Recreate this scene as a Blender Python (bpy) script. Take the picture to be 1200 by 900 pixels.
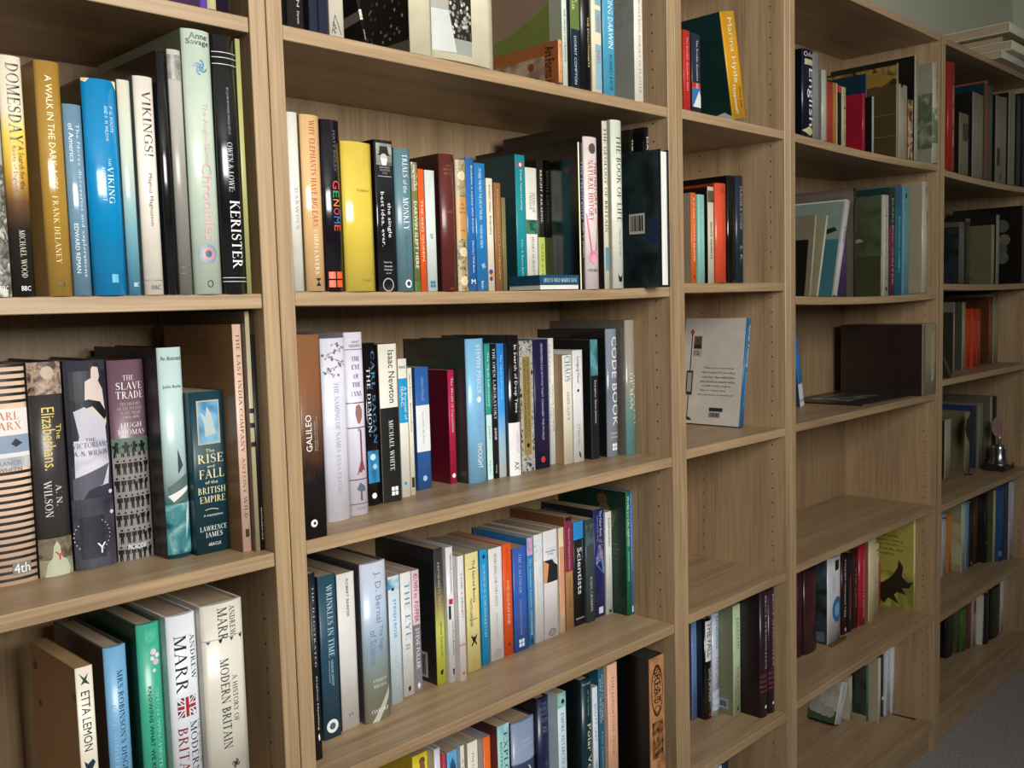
import bpy, bmesh, math, random
from mathutils import Vector, Matrix
for o in list(bpy.data.objects): bpy.data.objects.remove(o)
random.seed(4)
SC = bpy.context.scene; COL = SC.collection
# ---------------- camera
cd = bpy.data.cameras.new('camera'); cam = bpy.data.objects.new('camera', cd); COL.objects.link(cam)
cd.sensor_width = 36; cd.lens = 33.9085; cd.clip_start = .01
cam.matrix_world = Matrix([[0.698419, 0.078659, -0.711354, -0.613572], [-0.71516, 0.038499, -0.697899, -0.975099], [-0.02751, 0.996158, 0.083142, 0.0], [0.0, 0.0, 0.0, 1.0]])
SC.camera = cam
# ---------------- world, window light, exposure
w = bpy.data.worlds.new('world'); SC.world = w; w.use_nodes = True
w.node_tree.nodes['Background'].inputs[0].default_value = (.75, .85, 1, 1)
w.node_tree.nodes['Background'].inputs[1].default_value = .6
def area(name, loc, sx, sz, power, col):
    l = bpy.data.lights.new(name, 'AREA'); l.shape = 'RECTANGLE'; l.size = sx; l.size_y = sz; l.energy = power; l.color = col
    o = bpy.data.objects.new(name, l); COL.objects.link(o); o.location = loc; o.rotation_euler = (math.radians(90), 0, 0)
    return o
WX0, WX1, WZ0, WZ1, FY = -.5, .55, .08, 1.0, -1.75       # the window behind the photographer
area('window_daylight', ((WX0+WX1)/2, FY-.04, (WZ0+WZ1)/2), WX1-WX0-.06, WZ1-WZ0-.06, 54, (1, .975, .935))
SC.view_settings.view_transform = 'Standard'; SC.view_settings.look = 'None'
SC.view_settings.gamma = 1; SC.view_settings.use_curve_mapping = False
SC.view_settings.exposure = 0.0

# ---------------- materials
def lin(c):
    return c/12.92 if c <= .04045 else ((c+.055)/1.055)**2.4
def rgb(h, k=1.0):
    v = [min(lin(int(h[i:i+2], 16)/255)*k, .86) for i in (1, 3, 5)]
    return (*v, 1)
MATS = {}
def node_mat(name):
    m = bpy.data.materials.new(name); m.use_nodes = True
    return m, m.node_tree, m.node_tree.nodes['Principled BSDF']
def plain(h, k=1.0, rough=.45, coat=0, metal=0):
    key = (h, k, rough, coat, metal)
    if key in MATS: return MATS[key]
    m, nt, b = node_mat('paint'); N = nt.nodes; L = nt.links
    c = rgb(h, k)
    b.inputs['Roughness'].default_value = rough; b.inputs['Coat Weight'].default_value = coat
    b.inputs['Coat Roughness'].default_value = .12; b.inputs['Metallic'].default_value = metal
    if metal: b.inputs['Base Color'].default_value = c
    else:       # slight handling wear
        tc = N.new('ShaderNodeTexCoord'); no = N.new('ShaderNodeTexNoise'); no.inputs['Scale'].default_value = 30; no.inputs['Detail'].default_value = 4
        r = N.new('ShaderNodeValToRGB'); r.color_ramp.elements[0].position = .3; r.color_ramp.elements[1].position = .7
        r.color_ramp.elements[0].color = (c[0]*.88, c[1]*.88, c[2]*.88, 1); r.color_ramp.elements[1].color = c
        L.new(tc.outputs['Object'], no.inputs['Vector']); L.new(no.outputs['Fac'], r.inputs['Fac']); L.new(r.outputs['Color'], b.inputs['Base Color'])
    MATS[key] = m; return m
def gradient(g, k, rough, coat, noisy=0):
    key = ('g', tuple(g), k, rough)
    if key in MATS: return MATS[key]
    m, nt, b = node_mat('print_and_glare_gradient'); N = nt.nodes; L = nt.links
    b.inputs['Roughness'].default_value = rough; b.inputs['Coat Weight'].default_value = coat; b.inputs['Coat Roughness'].default_value = .12
    tc = N.new('ShaderNodeTexCoord'); s = N.new('ShaderNodeSeparateXYZ'); r = N.new('ShaderNodeValToRGB')
    e = r.color_ramp.elements
    while len(e) > 1: e.remove(e[-1])
    e[0].position = g[0][0]; e[0].color = rgb(g[0][1], k)
    for p, c in g[1:]:
        x = e.new(p); x.color = rgb(c, k)
    L.new(tc.outputs['Generated'], s.inputs[0])
    if noisy:
        no = N.new('ShaderNodeTexNoise'); no.inputs['Scale'].default_value = 9; no.inputs['Detail'].default_value = 8
        ma = N.new('ShaderNodeMath'); ma.operation = 'MULTIPLY_ADD'; ma.inputs[1].default_value = .35; 
        L.new(tc.outputs['Generated'], no.inputs['Vector']); L.new(no.outputs['Fac'], ma.inputs[0])
        mb = N.new('ShaderNodeMath'); mb.operation = 'ADD'; mb.inputs[1].default_value = -.175
        L.new(s.outputs['Z'], ma.inputs[2]); L.new(ma.outputs[0], mb.inputs[0]); L.new(mb.outputs[0], r.inputs['Fac'])
    else: L.new(s.outputs['Z'], r.inputs['Fac'])
    L.new(r.outputs['Color'], b.inputs['Base Color']); MATS[key] = m; return m
def picture(cols, scale, k, rough=.4):
    key = ('n', tuple(cols), scale, k)
    if key in MATS: return MATS[key]
    m, nt, b = node_mat('printed_picture'); N = nt.nodes; L = nt.links; b.inputs['Roughness'].default_value = rough
    tc = N.new('ShaderNodeTexCoord'); no = N.new('ShaderNodeTexNoise'); no.inputs['Scale'].default_value = scale*3.2; no.inputs['Detail'].default_value = 6
    no.inputs['Distortion'].default_value = .6
    r = N.new('ShaderNodeValToRGB'); e = r.color_ramp.elements
    n = len(cols); e[0].position = .36; e[0].color = rgb(cols[0], k); e[1].position = .66; e[1].color = rgb(cols[-1], k)
    if n > 2:
        for i in range(1, n-1): x = e.new(.36+.3*i/(n-1)); x.color = rgb(cols[i], k)
    L.new(tc.outputs['Object'], no.inputs['Vector']); L.new(no.outputs['Fac'], r.inputs['Fac']); L.new(r.outputs['Color'], b.inputs['Base Color'])
    MATS[key] = m; return m
def oak(name, axis, c0=(.25, .162, .086), c1=(.42, .29, .163)):
    m, nt, b = node_mat(name); N = nt.nodes; L = nt.links; b.inputs['Roughness'].default_value = .42
    tc = N.new('ShaderNodeTexCoord'); oi = N.new('ShaderNodeObjectInfo'); ad = N.new('ShaderNodeVectorMath'); ad.operation = 'ADD'
    mu = N.new('ShaderNodeVectorMath'); mu.operation = 'SCALE'; mu.inputs['Scale'].default_value = 7.0
    co = N.new('ShaderNodeCombineXYZ'); [L.new(oi.outputs['Random'], co.inputs[i]) for i in range(3)]
    L.new(co.outputs[0], mu.inputs[0]); L.new(tc.outputs['Object'], ad.inputs[0]); L.new(mu.outputs[0], ad.inputs[1])
    mp = N.new('ShaderNodeMapping'); L.new(ad.outputs[0], mp.inputs[0])
    s = [26, 26, 26]; s[axis] = 1.1; mp.inputs['Scale'].default_value = s
    no = N.new('ShaderNodeTexNoise'); no.inputs['Scale'].default_value = 1; no.inputs['Detail'].default_value = 5; no.inputs['Roughness'].default_value = .6; no.inputs['Distortion'].default_value = .4
    L.new(mp.outputs[0], no.inputs['Vector'])
    mp2 = N.new('ShaderNodeMapping'); L.new(ad.outputs[0], mp2.inputs[0])
    s = [260, 260, 260]; s[axis] = 7; mp2.inputs['Scale'].default_value = s
    n2 = N.new('ShaderNodeTexNoise'); n2.inputs['Scale'].default_value = 1; n2.inputs['Detail'].default_value = 3; L.new(mp2.outputs[0], n2.inputs['Vector'])
    mx = N.new('ShaderNodeMix'); mx.inputs[0].default_value = .42; L.new(no.outputs['Fac'], mx.inputs[2]); L.new(n2.outputs['Fac'], mx.inputs[3])
    r = N.new('ShaderNodeValToRGB'); e = r.color_ramp.elements; e[0].position = .36; e[1].position = .6; e[0].color = (*c0, 1); e[1].color = (*c1, 1)
    L.new(mx.outputs[0], r.inputs['Fac']); L.new(r.outputs['Color'], b.inputs['Base Color'])
    bp = N.new('ShaderNodeBump'); bp.inputs['Strength'].default_value = .12; bp.inputs['Distance'].default_value = .001
    L.new(n2.outputs['Fac'], bp.inputs['Height']); L.new(bp.outputs[0], b.inputs['Normal'])
    return m
def rough_mat(name, c0, c1, scale, bump, rough=.9):
    m, nt, b = node_mat(name); N = nt.nodes; L = nt.links; b.inputs['Roughness'].default_value = rough
    tc = N.new('ShaderNodeTexCoord'); no = N.new('ShaderNodeTexNoise'); no.inputs['Scale'].default_value = scale; no.inputs['Detail'].default_value = 8
    L.new(tc.outputs['Object'], no.inputs['Vector'])
    r = N.new('ShaderNodeValToRGB'); e = r.color_ramp.elements; e[0].position = .35; e[1].position = .65; e[0].color = (*c0, 1); e[1].color = (*c1, 1)
    L.new(no.outputs['Fac'], r.inputs['Fac']); L.new(r.outputs['Color'], b.inputs['Base Color'])
    bp = N.new('ShaderNodeBump'); bp.inputs['Strength'].default_value = bump; bp.inputs['Distance'].default_value = .004
    L.new(no.outputs['Fac'], bp.inputs['Height']); L.new(bp.outputs[0], b.inputs['Normal']); return m
OAKZ, OAKX = oak('oak_upright', 2), oak('oak_shelf', 0)
OAKB = oak('oak_back', 2, (.235, .152, .08), (.37, .255, .14))
CARPET = rough_mat('carpet', (.2, .195, .195), (.34, .33, .33), 160, .8)
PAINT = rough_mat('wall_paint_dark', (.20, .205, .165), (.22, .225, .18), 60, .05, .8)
PAINTB = rough_mat('wall_paint_green', (.56, .58, .46), (.59, .61, .49), 60, .05, .8)
CEIL = rough_mat('ceiling_paint', (.34, .34, .32), (.36, .36, .34), 40, .05, .8)
def paper(h, k):
    key = ('p', h, k)
    if key in MATS: return MATS[key]
    m, nt, b = node_mat('page_edges'); N = nt.nodes; L = nt.links; b.inputs['Roughness'].default_value = .85
    tc = N.new('ShaderNodeTexCoord'); mp = N.new('ShaderNodeMapping'); mp.inputs['Scale'].default_value = (900, 6, 6)
    no = N.new('ShaderNodeTexNoise'); no.inputs['Scale'].default_value = 1; r = N.new('ShaderNodeValToRGB'); c = rgb(h, k)
    r.color_ramp.elements[0].position = .3; r.color_ramp.elements[1].position = .6
    r.color_ramp.elements[0].color = (c[0]*.7, c[1]*.7, c[2]*.68, 1); r.color_ramp.elements[1].color = c
    L.new(tc.outputs['Object'], mp.inputs[0]); L.new(mp.outputs[0], no.inputs['Vector']); L.new(no.outputs['Fac'], r.inputs['Fac']); L.new(r.outputs['Color'], b.inputs['Base Color'])
    MATS[key] = m; return m

# ---------------- mesh helpers
def link(name, me, mats, parent=None, loc=None):
    o = bpy.data.objects.new(name, me); COL.objects.link(o)
    for m in (mats if isinstance(mats, (list, tuple)) else [mats]): me.materials.append(m)
    if parent: o.parent = parent
    if loc: o.location = loc
    return o
def empty(name, loc=(0, 0, 0), rot=(0, 0, 0)):
    o = bpy.data.objects.new(name, None); COL.objects.link(o); o.location = loc; o.rotation_euler = rot; o.empty_display_size = .02
    return o
def tag(o, label=None, cat=None, group=None, kind=None):
    for a, b in (('label', label), ('category', cat), ('group', group), ('kind', kind)):
        if b: o[a] = b
    return o
def boxes(name, bl, mats, parent=None, bevel=0):
    bm = bmesh.new()
    for x0, x1, y0, y1, z0, z1 in bl:
        r = bmesh.ops.create_cube(bm, size=1)
        bmesh.ops.transform(bm, matrix=Matrix.Translation(((x0+x1)/2, (y0+y1)/2, (z0+z1)/2)) @ Matrix.Diagonal((x1-x0, y1-y0, z1-z0, 1)), verts=r['verts'])
    if bevel: bmesh.ops.bevel(bm, geom=bm.edges[:], offset=bevel, segments=1, affect='EDGES')
    me = bpy.data.meshes.new(name); bm.to_mesh(me); bm.free()
    return link(name, me, mats, parent)
def lathe(name, prof, mat, parent=None, loc=(0, 0, 0), n=40, smooth=True):
    vs, fs = [], []
    for r, z in prof:
        for i in range(n): vs.append((r*math.cos(2*math.pi*i/n), r*math.sin(2*math.pi*i/n), z))
    for j in range(len(prof)-1):
        for i in range(n): fs.append((j*n+i, j*n+(i+1) % n, (j+1)*n+(i+1) % n, (j+1)*n+i))
    me = bpy.data.meshes.new(name); me.from_pydata(vs, [], fs)
    if smooth:
        for p in me.polygons: p.use_smooth = True
    return link(name, me, mat, parent, loc)

# ---------------- lettering: built-in typeface turned to mesh, boxed to 0..1 and laid on a spine or cover
# ---- a bookish serif for the spines whose print is serifed: thick stems, thin hairlines, flat serifs
_K, _t, _s = .15, .05, .045
def _seg(x0, y0, x1, y1, th):
    dx, dy = x1-x0, y1-y0; l = math.hypot(dx, dy); nx, ny = -dy/l*th/2, dx/l*th/2
    return [(x0+nx, y0+ny), (x1+nx, y1+ny), (x1-nx, y1-ny), (x0-nx, y0-ny)]
def _hseg(x0, y0, x1, y1, th):      # slanted stroke cut level at head and foot
    return [(x0-th/2, y0), (x0+th/2, y0), (x1+th/2, y1), (x1-th/2, y1)]
def _bar(x0, x1, y, th=_t): return [(x0, y-th/2), (x1, y-th/2), (x1, y+th/2), (x0, y+th/2)]
def _srf(x, y, w=.13): return _bar(x-w, x+w, y+(_s/2 if y < .5 else -_s/2), _s)
def _stem(x, th=_K, y0=0, y1=1, a=1, b=1): return [_hseg(x, y0, x, y1, th)]+([_srf(x, y0)] if a else [])+([_srf(x, y1)] if b else [])
def _arc(cx, cy, rx, ry, a0, a1, k=_K, n=14):
    o = []; n = max(5, int(n*abs(a1-a0)/180))
    pr = None
    for i in range(n+1):
        a = math.radians(a0+(a1-a0)*i/n); c, s = math.cos(a), math.sin(a); th = _t+(k-_t)*abs(c)**1.3
        q = ((cx+rx*c, cy+ry*s), (cx+(rx-th)*c, cy+(ry-_t*.9-(th-_t)*.2)*s))
        if pr: o.append([pr[0], q[0], q[1], pr[1]])
        pr = q
    return o
GL = {
 'A': (.86, [_hseg(.12, 0, .42, 1, _t), _hseg(.72, 0, .41, 1, _K), _bar(.2, .62, .34), _srf(.12, 0), _srf(.73, 0)]),
 'B': (.74, _stem(.2)+_arc(.22, .75, .36, .25, 90, -90)+_arc(.22, .27, .44, .27, 90, -90)),
 'C': (.82, _arc(.46, .5, .4, .5, 48, 312)+[_bar(.70, .74, .82, .26)]),
 'D': (.86, _stem(.2)+_arc(.28, .5, .5, .5, 90, -90)),
 'E': (.74, _stem(.2)+[_bar(.2, .66, .975), _bar(.2, .52, .52), _bar(.2, .68, .025), _bar(.63, .67, .88, .2), _bar(.50, .53, .52, .2), _bar(.65, .69, .12, .22)]),
 'F': (.70, _stem(.2)+[_bar(.2, .64, .975), _bar(.2, .52, .5), _bar(.61, .65, .88, .2), _bar(.50, .53, .5, .2)]),
 'G': (.88, _arc(.46, .5, .4, .5, 48, 318)+[_bar(.70, .74, .82, .26)]+_stem(.74, _K, .04, .42, 0, 0)+[_bar(.6, .86, .42)]),
 'H': (.92, _stem(.2)+_stem(.72)+[_bar(.2, .72, .5)]),
 'I': (.40, _stem(.2)),
 'J': (.46, _stem(.26, _K, .1, 1, 0, 1)+_arc(.13, .12, .2, .2, -100, 0)),
 'K': (.86, _stem(.2)+[_hseg(.24, .38, .66, 1, _t), _hseg(.74, 0, .38, .56, _K), _srf(.66, 1, .1), _srf(.74, 0)]),
 'L': (.70, _stem(.2)+[_bar(.2, .64, .025), _bar(.61, .65, .13, .24)]),
 'M': (1.06, [_hseg(.16, 0, .16, 1, _t), _hseg(.52, 0, .2, 1, _K), _hseg(.52, 0, .84, 1, _t), _srf(.16, 0), _srf(.16, 1, .1)]+_stem(.86)),
 'N': (.90, [_hseg(.16, 0, .16, 1, _t), _hseg(.72, 0, .2, 1, _K), _hseg(.74, 0, .74, 1, _t), _srf(.16, 0), _srf(.74, 1), _srf(.14, 1, .08)]),
 'O': (.92, _arc(.46, .5, .42, .5, 0, 360)),
 'P': (.70, _stem(.2)+_arc(.22, .73, .42, .27, 90, -90)),
 'Q': (.92, _arc(.46, .5, .42, .5, 0, 360)+[_seg(.45, .12, .8, -.16, .1)]),
 'R': (.84, _stem(.2)+_arc(.22, .74, .4, .26, 90, -90)+[_hseg(.72, 0, .36, .52, _K), _srf(.74, 0, .11)]),
 'S': (.66, _arc(.33, .745, .25, .255, 40, 225, .12)+_arc(.33, .255, .27, .255, -140, 45, .12)+[_seg(.13, .62, .55, .4, .15), _bar(.50, .54, .84, .22), _bar(.09, .13, .16, .22)]),
 'T': (.80, _stem(.4, _K, 0, 1, 1, 0)+[_bar(.06, .74, .975), _bar(.06, .10, .88, .2), _bar(.70, .74, .88, .2)]),
 'U': (.88, _stem(.2, _K, .3, 1, 0, 1)+_arc(.43, .32, .305, .32, 180, 360, .1)+[_hseg(.72, .3, .72, 1, _t), _srf(.72, 1)]),
 'V': (.84, [_hseg(.42, 0, .14, 1, _K), _hseg(.42, 0, .72, 1, _t), _srf(.14, 1), _srf(.72, 1, .11)]),
 'W': (1.2, [_hseg(.40, 0, .14, 1, _K), _hseg(.40, 0, .62, 1, _t), _hseg(.86, 0, .60, 1, _K), _hseg(.86, 0, 1.08, 1, _t), _srf(.14, 1), _srf(1.08, 1, .11), _srf(.6, 1, .12)]),
 'X': (.86, [_hseg(.72, 0, .16, 1, _K), _hseg(.14, 0, .7, 1, _t), _srf(.14, 0), _srf(.72, 0), _srf(.16, 1), _srf(.7, 1)]),
 'Y': (.82, _stem(.41, _K, 0, .48, 1, 0)+[_hseg(.41, .45, .14, 1, _K), _hseg(.41, .45, .7, 1, _t), _srf(.14, 1), _srf(.7, 1, .11)]),
 'Z': (.76, [_hseg(.14, 0, .6, 1, _K), _bar(.08, .66, .975), _bar(.08, .68, .025), _bar(.08, .12, .86, .24), _bar(.64, .68, .14, .24)]),
 '&': (.9, _arc(.36, .77, .2, .23, 0, 360, .08)+_arc(.34, .27, .28, .27, 60, 330, .12)+[_seg(.24, .66, .78, 0, .12), _bar(.6, .84, .5)]),
 '!': (.36, [[(.1, 1), (.13, .3), (.19, .3), (.24, 1)], _bar(.1, .23, .07, .14)]),
 '?': (.6, _arc(.28, .75, .22, .25, 160, -70)+[_hseg(.28, .3, .3, .52, _t), _bar(.22, .35, .07, .14)]),
 '.': (.26, [_bar(.07, .2, .07, .14)]), ',': (.26, [_seg(.16, .14, .08, -.12, .1)]), ':': (.28, [_bar(.08, .21, .07, .14), _bar(.08, .21, .55, .14)]),
 "'": (.2, [_hseg(.1, .72, .12, 1, .07)]), '-': (.4, [_bar(.06, .34, .38, .08)]), ' ': (.36, [])}
def serif_glyphs(t):
    V, F, x = [], [], 0
    for ch in t:
        w_, ps = GL[ch]
        for q in ps: F.append(tuple(range(len(V), len(V)+len(q)))); V += [(x+a, b) for a, b in q]
        x += w_+.03
    x0, x1 = min(a for a, b in V), max(a for a, b in V); y0, y1 = min(b for a, b in V), max(b for a, b in V)
    y0 = 0 if y0 < 0 and y1 >= 1 else y0
    return [((a-x0)/(x1-x0), (b-y0)/(y1-y0)) for a, b in V], F
SERIF = set("""DOMESDAY|VIKINGS!|VIKING|ACHIEVEMENT|KERISTER|OWEN & LOWE:|MICHAEL WOOD|WHY ELEPHANTS HAVE BIG EARS|CHRIS LAVERS|DARWIN'S|TRIALS|MONKEY|THE|SLAVE|TRADE|HUGH|THOMAS|RISE|FALL|BRITISH|EMPIRE|LAWRENCE|JAMES|THE EAST INDIA COMPANY|ANTONY WILD|MRS ROBINSON'S DISGRACE|ANDREW|MARR|MODERN|BRITAIN|THE MAKING OF|A HISTORY OF|MODERN BRITAIN|THE NAMING OF NAMES|ANNA PAVORD|EYE|OF|LYNX|MICHAEL WHITE|CARL SAGAN|THE DEMON-|THE GEOLOGY OF BRITAIN|THE BOOK OF LIFE|NATURAL HISTORY|THE HISTORY OF|BRIGHT PARADISE|PETER RABY|HENRY HOBHOUSE|SEEDS OF|CHANGE|WRINKLES IN TIME|OXFORD|BROWN|SEARCHING FOR CERTAINTY|THE CALENDAR|EXPLORERS|THE OPEN LABORATORY|JOHN GRIBBIN|WILSON|A. N.|VICTORIANS|A. N. WILSON|FRANK DELANEY|JOHN BREMNER|THE ILLUSTRATED|FLORA BRITANNICA|IN SEARCH OF SCHRODINGER'S CAT|DOUGLAS R. HOFSTADTER|JAMES GLEICK|CHAOS|OF MAN|THE ASCENT|THE WORLD TREASURY OF PHYSICS,|KARL|MARX|EMPIRE ANTARCTICA|THE EYE|KATE SUMMERSCALE|THE HISTORY|SLAVE TRADE|OF THE ATLANTIC|LAST CHANCE TO SEE|DOUGLAS ADAMS|MARK CARWARDINE|EXCAVATE!|THE LONGITUDE PRIZE|BRUCE SPRINGSTEEN|ORIGIN OF|SPECIES|DISCOVERING DORSET IN PLASTER|ABACUS WILD MARBLE BASE""".split('|'))
FONT = {}
def glyphs(t):
    if t in FONT: return FONT[t]
    if t in SERIF: FONT[t] = serif_glyphs(t); return FONT[t]
    cu = bpy.data.curves.new('t', 'FONT'); cu.body = t; cu.resolution_u = 1 if len(t) > 14 else 2; cu.offset = .001
    ob = bpy.data.objects.new('t', cu); COL.objects.link(ob)
    dg = bpy.context.evaluated_depsgraph_get(); me = ob.evaluated_get(dg).to_mesh()
    V = [tuple(v.co) for v in me.vertices]; F = [tuple(p.vertices) for p in me.polygons]
    ob.evaluated_get(dg).to_mesh_clear(); bpy.data.objects.remove(ob); bpy.data.curves.remove(cu)
    x0, x1 = min(v[0] for v in V), max(v[0] for v in V); y0, y1 = min(v[1] for v in V), max(v[1] for v in V)
    V = [((a-x0)/(x1-x0), (b-y0)/(y1-y0)) for a, b, c in V]
    FONT[t] = (V, F); return FONT[t]
def lay(name, shapes, place, parent, mats, cut):
    """shapes: list of (verts2d [(s, v)], faces, material index, layer); place(s, v, layer) -> xyz"""
    if not shapes: return
    VV, FF, MI = [], [], []
    for vs, fs, mi, ly in shapes:
        if cut:
            bm = bmesh.new(); bv = [bm.verts.new((s, v, 0)) for s, v in vs]
            for f in fs:
                try: bm.faces.new([bv[i] for i in f])
                except ValueError: pass
            lo, hi = min(s for s, v in vs), max(s for s, v in vs)
            for k in range(1, 10):
                if lo+.02 < k/10 < hi-.02:
                    bmesh.ops.bisect_plane(bm, geom=bm.verts[:]+bm.edges[:]+bm.faces[:], plane_co=(k/10, 0, 0), plane_no=(1, 0, 0))
            bm.verts.index_update(); vs = [(q.co.x, q.co.y) for q in bm.verts]; fs = [[q.index for q in f.verts] for f in bm.faces]; bm.free()
        b = len(VV); VV += [place(s, v, ly) for s, v in vs]
        for f in fs: FF.append([b+i for i in f]); MI.append(mi)
    me = bpy.data.meshes.new(name); me.from_pydata(VV, [], FF)
    me.polygons.foreach_set('material_index', MI); me.update()
    return link(name, me, mats, parent)
def rect(s0, s1, v0, v1): return [(s0, v0), (s1, v0), (s1, v1), (s0, v1)], [(0, 1, 2, 3)]
def text_shape(t, d, v0, v1, s0, s1):
    V, F = glyphs(t)
    if d == 'h': P = [(s0+a*(s1-s0), v1-b*(v1-v0)) for a, b in V]
    elif d == 'd': P = [(s0+b*(s1-s0), v0+a*(v1-v0)) for a, b in V]
    else: P = [(s1-b*(s1-s0), v1-a*(v1-v0)) for a, b in V]
    return P, F
def stroke(p, th, asp):
    """polyline to quads; th in s units, asp = w/h"""
    V, F = [], []
    for (a, b), (c, d) in zip(p, p[1:]):
        dx, dy = c-a, (d-b)/asp; l = math.hypot(dx, dy) or 1; nx, ny = -dy/l*th/2, dx/l*th/2
        n = len(V); V += [(a+nx, b+ny*asp), (c+nx, d+ny*asp), (c-nx, d-ny*asp), (a-nx, b-ny*asp)]; F.append((n, n+1, n+2, n+3))
    return V, F
def disc(s, v, r, asp, n=18, r2=None):
    r2 = r2 if r2 is not None else r*asp
    return [(s+r*math.cos(2*math.pi*i/n), v+r2*math.sin(2*math.pi*i/n)) for i in range(n)], [tuple(range(n))]
def ring(s, v, r, th, asp, n=24, r2=None, a0=0, a1=1):
    r2 = r2 if r2 is not None else r*asp; f = 1-th/r; V = []; F = []
    for i in range(n+1):
        a = 2*math.pi*(a0+(a1-a0)*i/n); V += [(s+r*math.cos(a), v+r2*math.sin(a)), (s+r*f*math.cos(a), v+r2*f*math.sin(a))]
        if i: F.append((2*i-2, 2*i, 2*i+1, 2*i-1))
    return V, F
def art_shapes(art, asp, k, side=False, wid=1):
    """asp = width/height of the face; returns shapes and materials"""
    S, M = [], []; rnd = random.Random(len(art)*7+int(asp*1000))
    def mi(m):
        if m in M: return M.index(m)
        M.append(m); return len(M)-1
    P = lambda c: mi(plain(c, k, .4))
    for ly, a in enumerate(art):
        t = a[0]
        if t == 'b': s0, s1 = (a[4], a[5]) if len(a) > 4 else (.0, 1.); S.append((*rect(s0, s1, a[1], a[2]), P(a[3]), ly))
        elif t == 'n': s0, s1 = (a[5], a[6]) if len(a) > 6 else (a[5], 1.) if len(a) > 5 else (.0, 1.); S.append((*rect(s0, s1, a[1], a[2]), mi(picture(a[3], a[4], k)), ly))
        elif t == 'd': r = a[3]/wid if side else a[3]; S.append((*disc(a[1], a[2], r, asp), P(a[4]), ly))
        elif t == 'ell': S.append((*disc(a[1], a[2], a[3], asp, 24, a[4]), P(a[5]), ly))
        elif t == 'ring': S.append((*ring(a[1], a[2], a[3], a[3]*.18, asp), P(a[4]), ly))
        elif t == 'rring':
            S.append((*ring(.5, a[1], .26, .05, asp, 24, .035), P(a[2]), ly))
            S.append((*ring(.5, a[1], .13, .04, asp, 16, .018), P(a[2]), ly))
        elif t == 'rring2':
            S.append((*ring(.5, .22, .4, .05, asp, 30, .17), P(a[2]), ly))
            for i in range(5): S.append((*ring(.5, .1+.06*i, .22, .06, asp, 14, .022), P(a[2]), ly+.3))
        elif t == 'p': S.append((list(a[1]), [tuple(range(len(a[1])))], P(a[2]), ly))
        elif t == 'swirl':
            _, s, v, r, c = a
            for j in range(4): S.append((*ring(s+r*.35*math.cos(j*1.57), v+r*.35*asp*math.sin(j*1.57), r*.5, r*.17, asp, 12, None, j/4, j/4+.7), P(c), ly+j*.1))
        elif t == 'swoosh': S.append((*stroke([(s/10, .73+.006*math.sin(s)) for s in range(3, 8)], .02, asp), P(a[4]), ly))
        elif t == 'flower':
            _, s, v, r, c = a
            if side: pass
            for j in range(8):
                q = j*math.pi/4; rr = r if not side else r*.9
                S.append((*disc(s+rr*.6*math.cos(q), v+rr*.6*asp*math.sin(q), rr*.3, asp, 8), P(c), ly+j*.05))
            S.append((*disc(s, v, r*.3, asp, 10), P(c), ly+.6))
        elif t == 'win':
            _, s, v, r, c = a
            for i in (0, 1):
                for j in (0, 1): S.append((*rect(s+(i-.5)*r*1.1-r*.45+.0, s+(i-.5)*r*1.1+r*.45, v+((j-.5)*1.1-.45)*r*asp, v+((j-.5)*1.1+.45)*r*asp), P(c), ly))
        elif t == 'rrect': _, v0, v1, s0, s1, c = a; S.append((*rect(s0, s1, v0, v1), P(c), ly))
        elif t == 'tri':
            _, s, v0, v1, c = a
            S.append((*stroke([(s-.25, v1), (s, v0), (s+.4, v1)], .05, asp), P(c), ly))
            for j in range(5): S.append((*disc(s-.05+.06*(j % 3-1), v0+(v1-v0)*(.45+.12*j), .07, asp, 8), P(c), ly))
        elif t == 'figs':
            _, v0, v1, nr, nc, bg, fg = a
            S.append((*rect(0, 1, v0, v1), P(bg), ly))
            for i in range(nr):
                for j in range(nc):
                    s = (j+.5+.25*(i % 2))/(nc+.4); v = v0+(v1-v0)*(i+.12)/nr; q = (v1-v0)/nr; u_ = .42/nc; l = rnd.uniform(-.02, .02)
                    S.append((*disc(s, v+q*.08, u_*.45, asp, 8), P(fg), ly+.2))
                    S.append(([(s-u_, v+q*.2), (s+u_, v+q*.2), (s+u_*.9, v+q*.5), (s+u_*.5+l, v+q*.45), (s+u_*.6+l, v+q*.86), (s+.1*u_, v+q*.86), (s, v+q*.6), (s-.1*u_, v+q*.86), (s-u_*.6+l, v+q*.86), (s-u_*.5, v+q*.45), (s-u_*.9, v+q*.5)], [tuple(range(11))], P(fg), ly+.2))
        elif t == 'dots':
            _, s, v, r, c, n_ = a
            for j in range(n_):
                S.append((*disc(s+r*math.cos(2*math.pi*j/n_), v+r*asp*math.sin(2*math.pi*j/n_), .018, asp, 6), P(c), ly+.1))
        elif t == 'net':
            _, v0, v1, c = a; pts = [(rnd.uniform(.12, .92), rnd.uniform(v0, v1)) for _ in range(9)]
            for j in range(9):
                for q in range(j+1, 9):
                    if rnd.random() < .5: S.append((*stroke([pts[j], pts[q]], .022, asp), P(c), ly))
        elif t == 'vine':
            _, v0, v1 = a; n = 14; pts = [(.5+.32*math.sin(i*.9), v0+(v1-v0)*i/n) for i in range(n+1)]
            S.append((*stroke(pts, .02, asp), P('#6a6a62'), ly))
            for i, (s, v) in enumerate(pts):
                S.append((*disc(s+.12*(-1)**i, v, .05, asp, 8), P('#5d6b55' if i % 2 else '#9C5A6A'), ly+.2))
                S.append((*disc(s-.1*(-1)**i, v+.006, .035, asp, 8), P('#7a8470'), ly+.4))
        elif t == 'crowd':
            _, v0, v1, s0, s1 = a
            S.append((*rect(s0, s1, v0, v1), P('#1a1917'), ly))
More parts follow.
